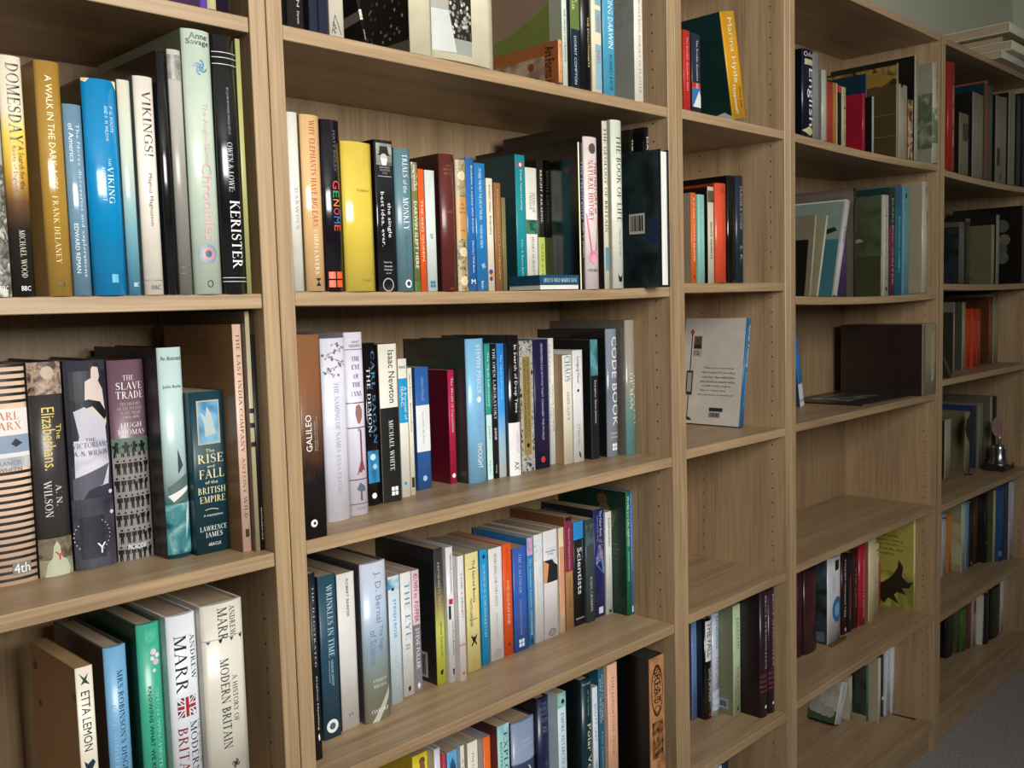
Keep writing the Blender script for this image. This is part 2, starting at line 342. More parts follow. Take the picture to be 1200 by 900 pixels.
            for j in range(260 if side else 120):
                s, v = rnd.uniform(s0+.01, s1-.01), rnd.uniform(v0+.005, v1-.01); r = .008+.006*v
                S.append((*disc(s, v, (.009 if side else .02), asp, 6, .010), P(rnd.choice(['#9a968a', '#bdb8aa', '#6f6c62', '#55524a'])), ly+.1+j*.004))
        elif t == 'flag':
            _, v0, v1 = a; s0, s1 = .2, .82
            def q(x, y): return (s0+(s1-s0)*x, v0+(v1-v0)*y)
            S.append((*rect(s0, s1, v0, v1), P('#26336b'), ly))
            for A, B, th, c, e in (((0, 0), (1, 1), .12, '#EDEDF0', .1), ((0, 1), (1, 0), .12, '#EDEDF0', .1), ((0, 0), (1, 1), .05, '#B02838', .2), ((0, 1), (1, 0), .05, '#B02838', .2),
                                   ((.5, 0), (.5, 1), .2, '#EDEDF0', .3), ((0, .5), (1, .5), .2, '#EDEDF0', .3), ((.5, 0), (.5, 1), .11, '#B02838', .4), ((0, .5), (1, .5), .11, '#B02838', .4)):
                S.append((*stroke([q(*A), q(*B)], th, asp), P(c), ly+e))
    return S, M

# ---------------- a book: cover case, page block, printed artwork and lettering
def book(X, Y, Z, wd, d, h, lean, col, k, p):
    hb, gl, flip = p.get('hb'), p.get('gl'), p.get('flip')
    z0 = Z + (wd*math.sin(lean) if lean > 0 else 0)
    if flip: root = empty('book', (X+wd, Y+d, Z), (0, 0, math.pi))
    elif p.get('flat'): root = empty('book', (X, Y, Z+wd), (0, math.pi/2, p.get('rz', 0)))
    else: root = empty('book', (X, Y, z0), (0, lean, 0))
    bulge = min(.0055, .16*wd) if hb else min(.0007, .05*wd)
    if p.get('flatspine'): bulge = .0008
    tc = .0024 if hb or flip else .0005
    tc = min(tc, wd*.2)
    n = 10
    def cy(s): return -bulge*(1-abs(2*s-1)**2.3)
    inset = .003 if tc > .001 else 0
    outer = [(0, d), (0, .0012)]+[(wd*i/n, cy(i/n)) for i in range(n+1)]+[(wd, .0012), (wd, d)]
    ti = tc*.9
    inner = [(tc, d), (tc, ti+.0012)]+[(tc+(wd-2*tc)*i/n, ti) for i in range(n+1)]+[(wd-tc, ti+.0012), (wd-tc, d)]
    m = len(outer); V = []
    for z in (0, h): V += [(x, y, z) for x, y in outer]+[(x, y, z) for x, y in inner]
    F, MI, SM = [], [], []
    for i in range(m-1):
        sp = 2 <= i < m-3
        F.append((i, i+1, 2*m+i+1, 2*m+i)); MI.append(0 if (sp or 1 <= i <= m-3) else 1); SM.append(sp)
        F.append((m+i+1, m+i, 3*m+i, 3*m+i+1)); MI.append(1); SM.append(False)
        F.append((2*m+i, 2*m+i+1, 3*m+i+1, 3*m+i)); MI.append(0 if sp else 1); SM.append(False)
        F.append((i+1, i, m+i, m+i+1)); MI.append(1); SM.append(False)
    for a in (0, m-1):
        F.append((a, 2*m+a, 3*m+a, m+a)); MI.append(1); SM.append(False)
    me = bpy.data.meshes.new('cover'); me.from_pydata(V, [], F); me.polygons.foreach_set('material_index', MI); me.polygons.foreach_set('use_smooth', SM); me.update()
    rough, coat = (.2, .6) if gl else ((.34, .2) if hb else (.42, .1))
    sm = gradient(p['grad'], k, rough, coat, p.get('noise')) if p.get('grad') else plain(col, k, rough, coat)
    sd = plain(p.get('side', col), k, .16 if gl else .38, .6 if gl else .1)
    link('cover', me, [sm, sd], root)
    if wd > .0035:
        y0 = ti+.0006; bx = (tc*1.02, wd-tc*1.02, y0, d-inset-.0002, inset+.0002, h-inset-(.0006 if inset == 0 else 0))
        boxes('pages', [bx], paper(p.get('top', '#A8947A'), 1), root)  # shade from the shelf above is put into the default page tone
        if hb and wd > .018:
            boxes('headband', [(tc*1.3, wd-tc*1.3, y0-.0004, y0+.0016, h-inset-.0002, h-inset+.0012)], plain('#C9C0B0', 1), root)
    asp = wd/h
    def ps(s, v, ly): return (s*wd, cy(min(max(s, 0), 1))-.00025-.00007*ly, h*(1-v))
    art = p.get('art', [])
    if p.get('stripes'):
        art = [('b', i/31, (i+.42)/31, '#1b1a1a') for i in range(31) if not (6 <= i <= 14)]+list(art)
    S, M = art_shapes(art, asp, k)
    if p.get('stripes'): S = [(a, b, c, min(e, 2) if e < 22 else e-20) for a, b, c, e in S]
    if S: lay('artwork', S, ps, root, M, True)
    top = 1+max([e for *_, e in S], default=0)
    for t, dr, v0, v1, s0, s1, c in p.get('tx', []):
        P_, F_ = text_shape(t, dr, v0, v1, s0, s1)
        lay('lettering', [(P_, F_, 0, top)], ps, root, [plain(c, k, .4)], True)
    def pf(s, v, ly): return ((wd+.00025+.00007*ly, s*d, h*(1-v)) if flip else (-.00025-.00007*ly, d*(1-s), h*(1-v)))
    sa = list(p.get('side_art', []))
    if p.get('side_crowd'): sa = [('crowd', .1, .93, .0, .98), ('b', .93, 1, '#6a665a', 0, 1)]
    if p.get('side_bar'):
        a, b_, c_, e_ = p['side_bar']; r = random.Random(3); x = a+.004
        while x < b_-.01:
            q = r.uniform(.006, .016); sa.append(('b', c_, e_, '#1c1c1c', x, min(x+q, b_))); x += q+r.uniform(.006, .014)
    S, M = art_shapes(sa, d/h, k, True, d)
    if S: lay('cover_artwork', [(a, b, c, min(e, 6)) for a, b, c, e in S], pf, root, M, False)
    for t, dr, v0, v1, s0, s1, c in p.get('side_tx', []):
        P_, F_ = text_shape(t, dr, v0, v1, s0, s1)
        lay('cover_lettering', [(P_, F_, 0, 8)], pf, root, [plain(c, k, .4)], False)
    return root
KB = {'A': 1.0, 'B': 1.05, 'C': 1.05, 'D': 1.08, 'E': 1.15}  # per-case book tone; light falloff to the right stays in the colours

# ---------------- the room
FZ, CZ, BY_, RX, LX = -1.25, 1.2, .30, 3.51, -2.4
def st(name, bl, m, parent=None, bevel=0): return tag(boxes(name, bl, m, parent, bevel), kind='structure')
st('floor', [(LX-.1, RX+.1, FY-.1, BY_+.1, FZ-.1, FZ)], CARPET)
st('ceiling', [(LX-.1, RX+.1, FY-.1, BY_+.1, CZ, CZ+.1)], CEIL)
st('wall_back', [(LX-.1, RX+.1, BY_, BY_+.1, FZ, CZ)], PAINTB)
st('wall_right', [(RX, RX+.1, FY, BY_, FZ, CZ)], PAINTB)
st('wall_left', [(LX-.1, LX, FY, BY_, FZ, CZ)], PAINT)
st('wall_front', [(LX-.1, WX0, FY-.1, FY, FZ, CZ), (WX1, RX+.1, FY-.1, FY, FZ, CZ), (WX0, WX1, FY-.1, FY, FZ, WZ0), (WX0, WX1, FY-.1, FY, WZ1, CZ)], PAINT)
WHITE = plain('#E6E6E2', 1, .4)
wf = st('window_1', [(WX0, WX1, FY-.02, FY+.02, WZ0-.03, WZ0+.02), (WX0, WX1, FY-.02, FY+.02, WZ1-.02, WZ1+.03), (WX0-.03, WX0+.02, FY-.02, FY+.02, WZ0-.03, WZ1+.03), (WX1-.02, WX1+.03, FY-.02, FY+.02, WZ0-.03, WZ1+.03)], WHITE)
st('baseboard_right', [(RX-.015, RX, FY, BY_, FZ, FZ+.1)], WHITE)
st('baseboard_back', [(2.81, RX-.015, BY_-.015, BY_, FZ, FZ+.1)], WHITE)

SAG = {('D', 1): .006, ('D', 2): .006, ('E', 1): .006, ('E', 2): .004, ('B', 2): .003}
def sag(case, row, x):      # loaded boards bow a few millimetres at mid-span
    a, b = CASES[case][0]+T, CASES[case][1]-T
    return SAG.get((case, row), 0)*(1-((2*x-a-b)/(b-a))**2)
# ---------------- five oak bookcases
T = .0213; TS = .0167; DEPTH = .262
CASES = {'A': (-.8, 0, [.326, .019, -.282, -.578, -.875, -1.17], 'oak bookcase at the far left, cut by the frame'),
         'B': (0, .8, [.326, .021, -.277, -.578, -.875, -1.17], 'wide oak bookcase in the middle, fullest of all'),
         'C': (.8, 1.2, [.329, .027, -.27, -.573, -.875, -1.17], 'narrow oak bookcase with one empty shelf'),
         'D': (1.2, 2.0, [.329, -.001, -.267, -.568, -.865, -1.164], 'wide oak bookcase right of the narrow one'),
         'E': (2.0, 2.8, [.319, .021, -.236, -.577, -.883, -1.134], 'farthest oak bookcase with flat boxes on top')}
HOLE = plain('#3a2a1c', 1, .9)
for key, (x0, x1, zs, lab) in CASES.items():
    root = tag(empty('bookcase', ((x0+x1)/2, DEPTH/2, FZ)), lab, 'bookcase', 'oak bookcases standing side by side')
    off = (-(x0+x1)/2, -DEPTH/2, -FZ)
    def bx(name, b, m, bev=.0008):
        b = [tuple(v+off[i//2] for i, v in enumerate(q)) for q in b]
        return boxes(name, b, m, root, bev)
    TOP = .6575 if key != 'E' else .6560
    for a, b, sg in ((x0+.0006, x0+T, 1), (x1-T, x1-.0006, -1)):
        sp = bx('side_panel', [(a, b, 0, DEPTH, FZ, TOP)], OAKZ)
        V, F = [], []; xi = (b+.0001 if sg == 1 else a-.0001)
        z = -1.10; zz = []
        while z < .6: zz.append(z); z += .0305
        for yy in (.0315, .2):
            for z in zz:
                if min(abs(z-(q-.008)) for q in zs) < .012: continue
                c = len(V); V += [(xi+off[0], yy+.0018*math.cos(i*math.pi/4)+off[1], z+.0018*math.sin(i*math.pi/4)+off[2]) for i in range(8)]; F.append(tuple(range(c, c+8)))
        me = bpy.data.meshes.new('pin_holes'); me.from_pydata(V, [], F)
        po = link('pin_holes', me, HOLE, sp); po['kind'] = 'stuff'
    bx('top_panel', [(x0+T, x1-T, 0, DEPTH, TOP-TS, TOP)], OAKX)
    for i, z in enumerate(zs):
        if i == len(zs)-1: bx('bottom_shelf', [(x0+T, x1-T, .0005, DEPTH-.004, z-TS, z)], OAKX)
        else:
            o = bx('shelf', [(x0+T+.0006, x1-T-.0006, .0015, DEPTH-.004, z-TS, z)], OAKX)
            if (key, i+1) in SAG:
                b = bmesh.new(); b.from_mesh(o.data)
                for q in range(1, 16): bmesh.ops.bisect_plane(b, geom=b.verts[:]+b.edges[:]+b.faces[:], plane_co=(-(x1-x0)/2+(x1-x0)*q/16, 0, 0), plane_no=(1, 0, 0))
                for v in b.verts: v.co.z -= sag(key, i+1, v.co.x+(x0+x1)/2)
                b.to_mesh(o.data); b.free()
    bx('plinth', [(x0+T, x1-T, .012, .03, FZ, zs[-1]-TS)], OAKX)
    bx('back_panel', [(x0+T*.5, x1-T*.5, DEPTH-.0035, DEPTH+.003, FZ+.02, TOP-.004)], OAKB, 0)
ROWS = [
 ('A', 1, 0.326, 'books on the first row of the leftmost bookcase', [
  (-0.0789, 0.0075, 0.0030, 0.150, 0.2250, 0.000, '#6a4cc0', 'purple spine showing only its foot, leftmost, first row of leftmost bookcase', {'hb': 1}),
  (-0.0707, 0.0108, 0.0030, 0.150, 0.2565, 0.000, '#D9CDA0', 'cream rounded spine showing only its foot, second from left, first row of leftmost bookcase', {'hb': 1}),
  (-0.0591, 0.0138, 0.0030, 0.150, 0.2430, 0.000, '#1c1428', 'dark violet-black spine showing only its foot, rightmost, first row of leftmost bookcase', {'hb': 1}),
 ]),
 ('A', 2, 0.019, 'books on the second row of the leftmost bookcase', [
  (-0.3102, 0.0217, 0.0030, 0.170, 0.2239, 0.000, '#A9A698', 'grey pictorial hardback cut off by the frame, leftmost, second row of leftmost bookcase', {'hb': 1, 'art': [('n', 0.45, 1, ['#8d8a7c', '#3a3a36', '#c9c6b8'], 30)], 'tx': [('BBC', 'h', 0.955, 0.975, 0.5, 0.85, '#F2F0EA')]}),
  (-0.2876, 0.0209, 0.0030, 0.180, 0.2241, 0.000, '#E1D7BE', 'sunset-photo hardback titled DOMESDAY, second from left, second row of leftmost bookcase', {'hb': 1, 'grad': [(0, '#1d1b19'), (0.28, '#2a2620'), (0.4, '#6b4a2c'), (0.52, '#c99a35'), (0.68, '#E3C75A'), (0.78, '#E1D7BE')], 'tx': [('DOMESDAY', 'd', 0.03, 0.36, 0.3, 0.85, '#222018'), ('A Search for the', 'd', 0.37, 0.55, 0.6, 0.85, '#333018'), ('Roots of England', 'd', 0.37, 0.56, 0.3, 0.52, '#333018'), ('MICHAEL WOOD', 'd', 0.72, 0.92, 0.4, 0.65, '#B9B4A0'), ('BBC', 'h', 0.955, 0.975, 0.35, 0.75, '#F2F0EA')]}),
  (-0.2550, 0.0232, 0.0030, 0.170, 0.2243, 0.000, '#A98338', 'gold-brown hardback, third from left, second row of leftmost bookcase', {'hb': 1, 'gl': 1, 'tx': [('A WALK IN THE DARK AGES', 'd', 0.06, 0.54, 0.35, 0.62, '#E8D9A8'), ('FRANK DELANEY', 'd', 0.57, 0.86, 0.35, 0.58, '#D8C070'), ('O', 'h', 0.935, 0.965, 0.4, 0.65, '#2a2010')]}),
  (-0.2310, 0.0179, 0.0030, 0.150, 0.1865, 0.000, '#6F90A5', 'narrow steel-blue glossy hardback, fourth from left, second row of leftmost bookcase', {'hb': 1, 'gl': 1, 'tx': [('The Norse discoveries and explorations', 'd', 0.1, 0.9, 0.55, 0.8, '#C9DDE6'), ('of America', 'd', 0.1, 0.3, 0.2, 0.45, '#C9DDE6'), ('EDWARD REMAN', 'd', 0.62, 0.88, 0.2, 0.42, '#C9DDE6')]}),
  (-0.2115, 0.0342, 0.0030, 0.170, 0.2140, 0.000, '#0E86BE', 'thick bright blue hardback with worn jacket, fifth from left, second row of leftmost bookcase', {'hb': 1, 'gl': 1, 'side': '#12373c', 'art': [('p', [(0, 0), (0.2, 0), (0.1, 0.02), (0, 0.012)], '#D9CFA8'), ('p', [(0.85, 0), (1, 0), (1, 0.04), (0.93, 0.02)], '#D9CFA8'), ('b', 0.9, 0.94, '#5FB0D5', 0.5, 0.7)], 'tx': [('P. G. FOOTE', 'd', 0.12, 0.24, 0.72, 0.82, '#BFE0EE'), ('AND D. M. WILSON', 'd', 0.12, 0.28, 0.56, 0.66, '#BFE0EE'), ('VIKING', 'd', 0.4, 0.57, 0.56, 0.74, '#DDEFF5'), ('ACHIEVEMENT', 'd', 0.4, 0.56, 0.38, 0.5, '#CFE6F0'), ('THE', 'd', 0.36, 0.4, 0.6, 0.68, '#CFE6F0')]}),
  (-0.1756, 0.0132, 0.0030, 0.160, 0.2175, 0.000, '#C9CFC2', 'silvery green-blue hardback, sixth from left, second row of leftmost bookcase', {'hb': 1, 'gl': 1, 'grad': [(0, '#3f86a6'), (0.3, '#7fb3bd'), (0.6, '#BCC8BA'), (1, '#D8D5C0')], 'tx': [('BBC', 'h', 0.94, 0.96, 0.4, 0.8, '#F2F0EA')]}),  # pale upper spine is glare put into the gradient
  (-0.1586, 0.0207, 0.0030, 0.160, 0.2238, 0.000, '#E6DDCF', 'cream hardback titled VIKINGS, seventh from left, second row of leftmost bookcase', {'hb': 1, 'side': '#6c8090', 'art': [('b', 0.93, 0.935, '#888070')], 'tx': [('VIKINGS!', 'd', 0.065, 0.36, 0.35, 0.8, '#23211f'), ('Magnus Magnusson', 'd', 0.44, 0.68, 0.4, 0.66, '#4a443c'), ('BBC', 'h', 0.955, 0.975, 0.3, 0.8, '#222222')]}),
  (-0.1332, 0.0112, 0.0030, 0.200, 0.2533, 0.000, '#141416', 'thin glossy black hardback left of the grey, eighth from left, second row of leftmost bookcase', {'hb': 1, 'gl': 1}),
  (-0.1201, 0.0150, 0.0030, 0.200, 0.2566, 0.000, '#8F8C84', 'tall grey hardback, ninth from left, second row of leftmost bookcase', {'hb': 1, 'grad': [(0, '#77756d'), (0.5, '#8F8C84'), (1, '#C2BDB2')], 'art': [('n', 0.02, 0.12, ['#8f8c84', '#6a6862'], 40), ('b', 0.885, 0.89, '#555550'), ('b', 0.91, 0.915, '#555550')]}),
  (-0.1033, 0.0327, 0.0030, 0.210, 0.2810, 0.000, '#BFCDBB', 'tall pale green hardback with blue swirl emblem, tenth from left, second row of leftmost bookcase', {'hb': 1, 'side': '#8f9c8c', 'art': [('swirl', 0.55, 0.14, 0.3, '#4F86B0'), ('d', 0.5, 0.845, 0.33, '#7D93A8'), ('d', 0.5, 0.845, 0.22, '#C58C8C'), ('d', 0.5, 0.845, 0.12, '#3E5A78')], 'tx': [('Anne', 'h', 0.012, 0.035, 0.22, 0.85, '#23281f'), ('Savage', 'h', 0.036, 0.062, 0.12, 0.92, '#23281f'), ('The Anglo-Saxon', 'd', 0.27, 0.5, 0.5, 0.74, '#D6B3B3'), ('Chronicles', 'd', 0.5, 0.79, 0.42, 0.78, '#D9A0A6'), ('O', 'h', 0.945, 0.975, 0.4, 0.62, '#20241c')]}),
  (-0.0688, 0.0286, 0.0030, 0.200, 0.2810, 0.000, '#141416', 'glossy black hardback with bold white foot title, eleventh from left, second row of leftmost bookcase', {'hb': 1, 'gl': 1, 'art': [('b', 0.065, 0.068, '#B8B8BC'), ('b', 0.085, 0.088, '#B8B8BC'), ('b', 0.11, 0.113, '#B8B8BC'), ('b', 0.935, 0.938, '#B8B8BC'), ('b', 0.95, 0.953, '#B8B8BC')], 'tx': [('BY JOHN BUNYAN WHICH SITS IT', 'd', 0.2, 0.38, 0.42, 0.55, '#8f8f95'), ('OWEN & LOWE:', 'd', 0.41, 0.6, 0.38, 0.6, '#C9C9CC'), ('KERISTER', 'd', 0.635, 0.9, 0.38, 0.82, '#EDEDEF')]}),
  (-0.0392, 0.0057, 0.0030, 0.200, 0.2810, 0.000, '#A9A86B', 'thin olive-yellow booklet at the end of its row, rightmost, second row of leftmost bookcase', {}),
 ]),
 ('A', 3, -0.282, 'books on the third row of the leftmost bookcase', [
  (-0.2950, 0.0482, 0.1091, 0.147, 0.2332, 0.000, '#EFCDB2', 'striped orange and black biography, leftmost, third row of leftmost bookcase', {'hb': 1, 'gl': 1, 'art': [('b', 0.2, 0.42, '#E9E6E2'), ('n', 0.42, 0.47, ['#9aa4b5', '#d8d4d2'], 10), ('b', 0.32, 0.4, '#8FA0B8'), ('p', [(0.6, 0.36), (0.7, 0.335), (0.85, 0.36), (0.7, 0.375)], '#35394a'), ('b', 0.9, 0.955, '#7d7a76', 0.45, 0.85)], 'tx': [('KARL', 'h', 0.215, 0.25, 0.2, 0.8, '#D9823A'), ('MARX', 'h', 0.26, 0.295, 0.15, 0.85, '#D9823A'), ('FRANCIS', 'h', 0.435, 0.455, 0.25, 0.8, '#8a8682'), ('WHEEN', 'h', 0.465, 0.485, 0.3, 0.8, '#8a8682'), ('4th', 'h', 0.905, 0.95, 0.48, 0.82, '#F2F0EA')], 'stripes': 1}),
  (-0.2448, 0.0350, 0.1085, 0.148, 0.2332, 0.000, '#3A3738', 'dark book with yellow script and court painting, second from left, third row of leftmost bookcase', {'hb': 1, 'art': [('n', 0, 0.15, ['#3a2f2c', '#b8a088', '#5a4640'], 25), ('d', 0.55, 0.05, 0.2, '#c4b09a'), ('n', 0.82, 0.93, ['#4a4038', '#7d705a', '#2e2a26'], 20), ('n', 0.92, 1, ['#74745c', '#a09a7c'], 20), ('p', [(0.12, 1), (0.2, 0.94), (0.36, 0.91), (0.4, 0.86), (0.5, 0.835), (0.6, 0.86), (0.62, 0.91), (0.8, 0.93), (0.9, 0.97), (0.85, 1)], '#B9BBA4')], 'tx': [('Elizabethans.', 'd', 0.21, 0.5, 0.3, 0.68, '#E8CC6A'), ('The', 'd', 0.29, 0.36, 0.7, 0.88, '#E8CC6A'), ('A. N.', 'd', 0.57, 0.67, 0.58, 0.76, '#D9D6D2'), ('WILSON', 'd', 0.55, 0.72, 0.24, 0.46, '#D9D6D2'), ('Y', 'h', 0.885, 0.925, 0.42, 0.72, '#C0392B')]}),
  (-0.2078, 0.0457, 0.1069, 0.149, 0.2322, 0.000, '#3E3E4C', 'dark slate book picturing a lady in white, third from left, third row of leftmost bookcase', {'hb': 1, 'art': [('n', 0.05, 0.5, ['#1f2026', '#2b2c36'], 6), ('p', [(0.42, 0.2), (0.45, 0.1), (0.6, 0.085), (0.62, 0.03), (0.78, 0.02), (0.82, 0.08), (0.78, 0.1), (0.88, 0.14), (0.95, 0.3), (0.9, 0.33), (0.5, 0.33), (0.36, 0.25)], '#D9C9C0'), ('p', [(0.56, 0.06), (0.56, 0.02), (0.68, -0.0), (0.82, 0.02), (0.84, 0.06), (0.8, 0.035), (0.65, 0.03)], '#2c2420'), ('p', [(0.1, 0.18), (0.25, 0.2), (0.5, 0.185), (0.8, 0.2), (0.98, 0.26), (0.9, 0.29), (0.6, 0.22), (0.3, 0.235), (0.12, 0.25)], '#15151a'), ('p', [(0.15, 0.24), (0.4, 0.22), (0.9, 0.3), (0.95, 0.5), (0.9, 0.6), (0.1, 0.62), (0.12, 0.45), (0.25, 0.36)], '#C9C7D2'), ('n', 0.38, 0.56, ['#b9b8c6', '#d4d2da', '#9b9aac'], 6, 0.12, 0.92), ('p', [(0.05, 0.56), (0.95, 0.5), (0.75, 0.6), (0.4, 0.62), (0.05, 0.72)], '#5a5a68'), ('n', 0.66, 1, ['#2c2c38', '#44444f'], 14), ('dots', 0.42, 0.84, 0.42, '#B9B9C4', 26), ('n', 0.745, 0.95, ['#23232e', '#2c2c38'], 10, 0.12, 0.72), ('d', 0.93, 0.64, 0.05, '#d0d0d8'), ('d', 0.93, 0.74, 0.05, '#d0d0d8')], 'tx': [('THE', 'h', 0.37, 0.385, 0.38, 0.62, '#6e6a80'), ('VICTORIANS', 'h', 0.39, 0.415, 0.08, 0.95, '#6e6a80'), ('A. N. WILSON', 'h', 0.43, 0.452, 0.1, 0.92, '#4a4760'), ('Y', 'h', 0.88, 0.93, 0.5, 0.72, '#F2F0EA')]}),
  (-0.1601, 0.0419, 0.1066, 0.149, 0.2301, 0.000, '#735763', 'mauve book with black figures on its spine, fourth from left, third row of leftmost bookcase', {'hb': 1, 'art': [('figs', 0.395, 1, 7, 6, '#8a8582', '#0e0d0e'), ('b', 0.385, 0.4, '#5F7468'), ('figs', 0.4, 0.46, 1, 4, '#5F7468', '#101010')], 'tx': [('THE', 'h', 0.075, 0.1, 0.36, 0.66, '#E6DCDC'), ('SLAVE', 'h', 0.11, 0.145, 0.18, 0.9, '#F0E6E6'), ('TRADE', 'h', 0.155, 0.19, 0.16, 0.92, '#F0E6E6'), ('THE HISTORY', 'h', 0.21, 0.225, 0.25, 0.82, '#C9B8BC'), ('OF THE ATLANTIC', 'h', 0.232, 0.247, 0.18, 0.88, '#C9B8BC'), ('SLAVE TRADE', 'h', 0.254, 0.269, 0.25, 0.82, '#C9B8BC'), ('1440-1870', 'h', 0.276, 0.29, 0.32, 0.76, '#C9B8BC'), ('HUGH', 'h', 0.31, 0.335, 0.24, 0.82, '#F0E6E6'), ('THOMAS', 'h', 0.345, 0.37, 0.14, 0.9, '#F0E6E6'), ('PICADOR', 'h', 0.92, 0.945, 0.25, 0.75, '#F2F0EA')]}),
  (-0.1174, 0.0287, 0.0720, 0.170, 0.2427, 0.000, '#B9D2D0', 'pale blue-green hardback with a sailing ship, fifth from left, third row of leftmost bookcase', {'hb': 1, 'grad': [(0, '#0f4a56'), (0.25, '#2f6a70'), (0.4, '#9fb6b4'), (0.65, '#B9D2D0'), (1, '#BFD8D6')], 'side': '#2a2222', 'art': [('p', [(0.1, 0.66), (0.95, 0.6), (0.9, 0.72), (0.3, 0.74)], '#5C6E6C'), ('p', [(0.55, 0.6), (0.57, 0.48), (0.78, 0.56)], '#3b4a4c'), ('p', [(0.1, 0.7), (0.95, 0.66), (0.95, 0.68), (0.3, 0.73)], '#e5e9e4'), ('n', 0.74, 0.98, ['#0d4550', '#3c8288', '#a9c8c4'], 12), ('p', [(0.75, 0.92), (0.8, 0.8), (0.95, 0.72), (0.95, 0.8)], '#c9d5d0')], 'tx': [('An illustrated', 'h', 0.04, 0.06, 0.1, 0.95, '#5b6f70'), ('John Burke', 'h', 0.175, 0.195, 0.12, 0.9, '#5b6f70')]}),
  (-0.0879, 0.0421, 0.0600, 0.130, 0.1900, 0.000, '#123C48', 'dark teal paperback with a framed angel picture, sixth from left, third row of leftmost bookcase', {'art': [('b', 0.055, 0.325, '#C9B79A', 0.2, 0.87), ('n', 0.062, 0.318, ['#3b7ea8', '#7fb2cc', '#2c6a94'], 8, 0.23, 0.84), ('p', [(0.5, 0.09), (0.62, 0.14), (0.68, 0.2), (0.75, 0.26), (0.42, 0.28), (0.4, 0.2), (0.3, 0.12), (0.45, 0.16)], '#B9C9C8'), ('swoosh', 0.5, 0.72, 0.5, '#D9C88A')], 'tx': [('The', 'h', 0.355, 0.375, 0.4, 0.66, '#E6D9A6'), ('RISE', 'h', 0.385, 0.44, 0.16, 0.92, '#E6D9A6'), ('and', 'h', 0.452, 0.47, 0.42, 0.64, '#E6D9A6'), ('FALL', 'h', 0.48, 0.535, 0.18, 0.92, '#E6D9A6'), ('of the', 'h', 0.55, 0.57, 0.34, 0.72, '#E6D9A6'), ('BRITISH', 'h', 0.59, 0.63, 0.12, 0.94, '#E6D9A6'), ('EMPIRE', 'h', 0.645, 0.685, 0.16, 0.92, '#E6D9A6'), ('A masterpiece', 'h', 0.755, 0.775, 0.24, 0.82, '#D9D9C9'), ('LAWRENCE', 'h', 0.83, 0.86, 0.12, 0.92, '#D9E0DC'), ('JAMES', 'h', 0.87, 0.9, 0.28, 0.78, '#D9E0DC'), ('ABACUS', 'h', 0.935, 0.955, 0.34, 0.72, '#D9E0DC')]}),
  (-0.0450, 0.0110, 0.0310, 0.170, 0.2666, 0.000, '#D9B6A2', 'pinkish tan spine reading down, brown cover, seventh from left, third row of leftmost bookcase', {'side': '#A17A52', 'art': [('b', 0.9, 0.935, '#3a2c26', 0.35, 0.8)], 'tx': [('THE EAST INDIA COMPANY', 'd', 0.04, 0.56, 0.35, 0.75, '#6d4a3c'), ('ANTONY WILD', 'd', 0.58, 0.85, 0.35, 0.72, '#6d4a3c')], 'side_tx': [('The inside story of the greatest', 'h', 0.06, 0.075, 0.12, 0.75, '#7d5a38'), ('trading company the world has', 'h', 0.09, 0.105, 0.1, 0.75, '#7d5a38'), ('ever seen, told by its clerks', 'h', 0.12, 0.135, 0.14, 0.72, '#7d5a38')]}),
  (-0.0332, 0.0054, 0.0220, 0.200, 0.2810, 0.000, '#A9A07F', 'thin tall cream booklet with black bands, eighth from left, third row of leftmost bookcase', {'side': '#6b6150', 'art': [('b', 0.4, 0.42, '#141416'), ('b', 0.46, 0.48, '#141416'), ('b', 0.54, 0.56, '#141416')]}),
  (-0.0270, 0.0050, 0.0220, 0.180, 0.2543, 0.000, '#141416', 'thin black booklet at right end beside the panel, rightmost, third row of leftmost bookcase', {'side': '#2a2622', 'tx': [('FROM JADE ISLE', 'd', 0.8, 0.95, 0.3, 0.7, '#C9C9C9')]}),
 ]),
 ('A', 4, -0.578, 'books on the fourth row of the leftmost bookcase', [
  (-0.2347, 0.0182, 0.0566, 0.130, 0.2050, 0.000, '#EDE6D4', 'cream spine with black bird, brown card cover, leftmost, fourth row of leftmost bookcase', {'side': '#A5825A', 'top': '#A58458', 'art': [('p', [(0.2, 0.03), (0.5, 0.06), (0.75, 0.035), (0.6, 0.07), (0.8, 0.1), (0.5, 0.085), (0.25, 0.095), (0.42, 0.07)], '#2f4a3c'), ('p', [(0.2, 0.5), (0.4, 0.52), (0.7, 0.5), (0.85, 0.52), (0.65, 0.55), (0.7, 0.58), (0.5, 0.56), (0.3, 0.55)], '#1f3440')], 'tx': [('ETTA LEMON', 'd', 0.13, 0.45, 0.25, 0.75, '#23393a')], 'side_art': [('p', [(0.62, 0.7), (0.7, 0.62), (0.76, 0.7), (0.9, 0.9), (0.7, 0.95), (0.6, 0.8)], '#5a3c4a'), ('d', 0.96, 0.16, 0.005, '#7d5a36'), ('d', 0.1, 0.12, 0.005, '#5d4228'), ('d', 0.16, 0.33, 0.004, '#5d4228'), ('p', [(0.9, 0.72), (0.98, 0.7), (0.95, 0.78)], '#3b2a20')]}),
  (-0.2004, 0.0249, 0.0665, 0.140, 0.2150, 0.000, '#76B0D6', 'light blue hardback with dark blue title, second from left, fourth row of leftmost bookcase', {'hb': 1, 'side': '#57514a', 'tx': [("MRS ROBINSON'S DISGRACE", 'd', 0.125, 0.76, 0.5, 0.74, '#1c2f4a'), ('KATE SUMMERSCALE', 'd', 0.3, 0.8, 0.18, 0.36, '#9fcbe6')]}),
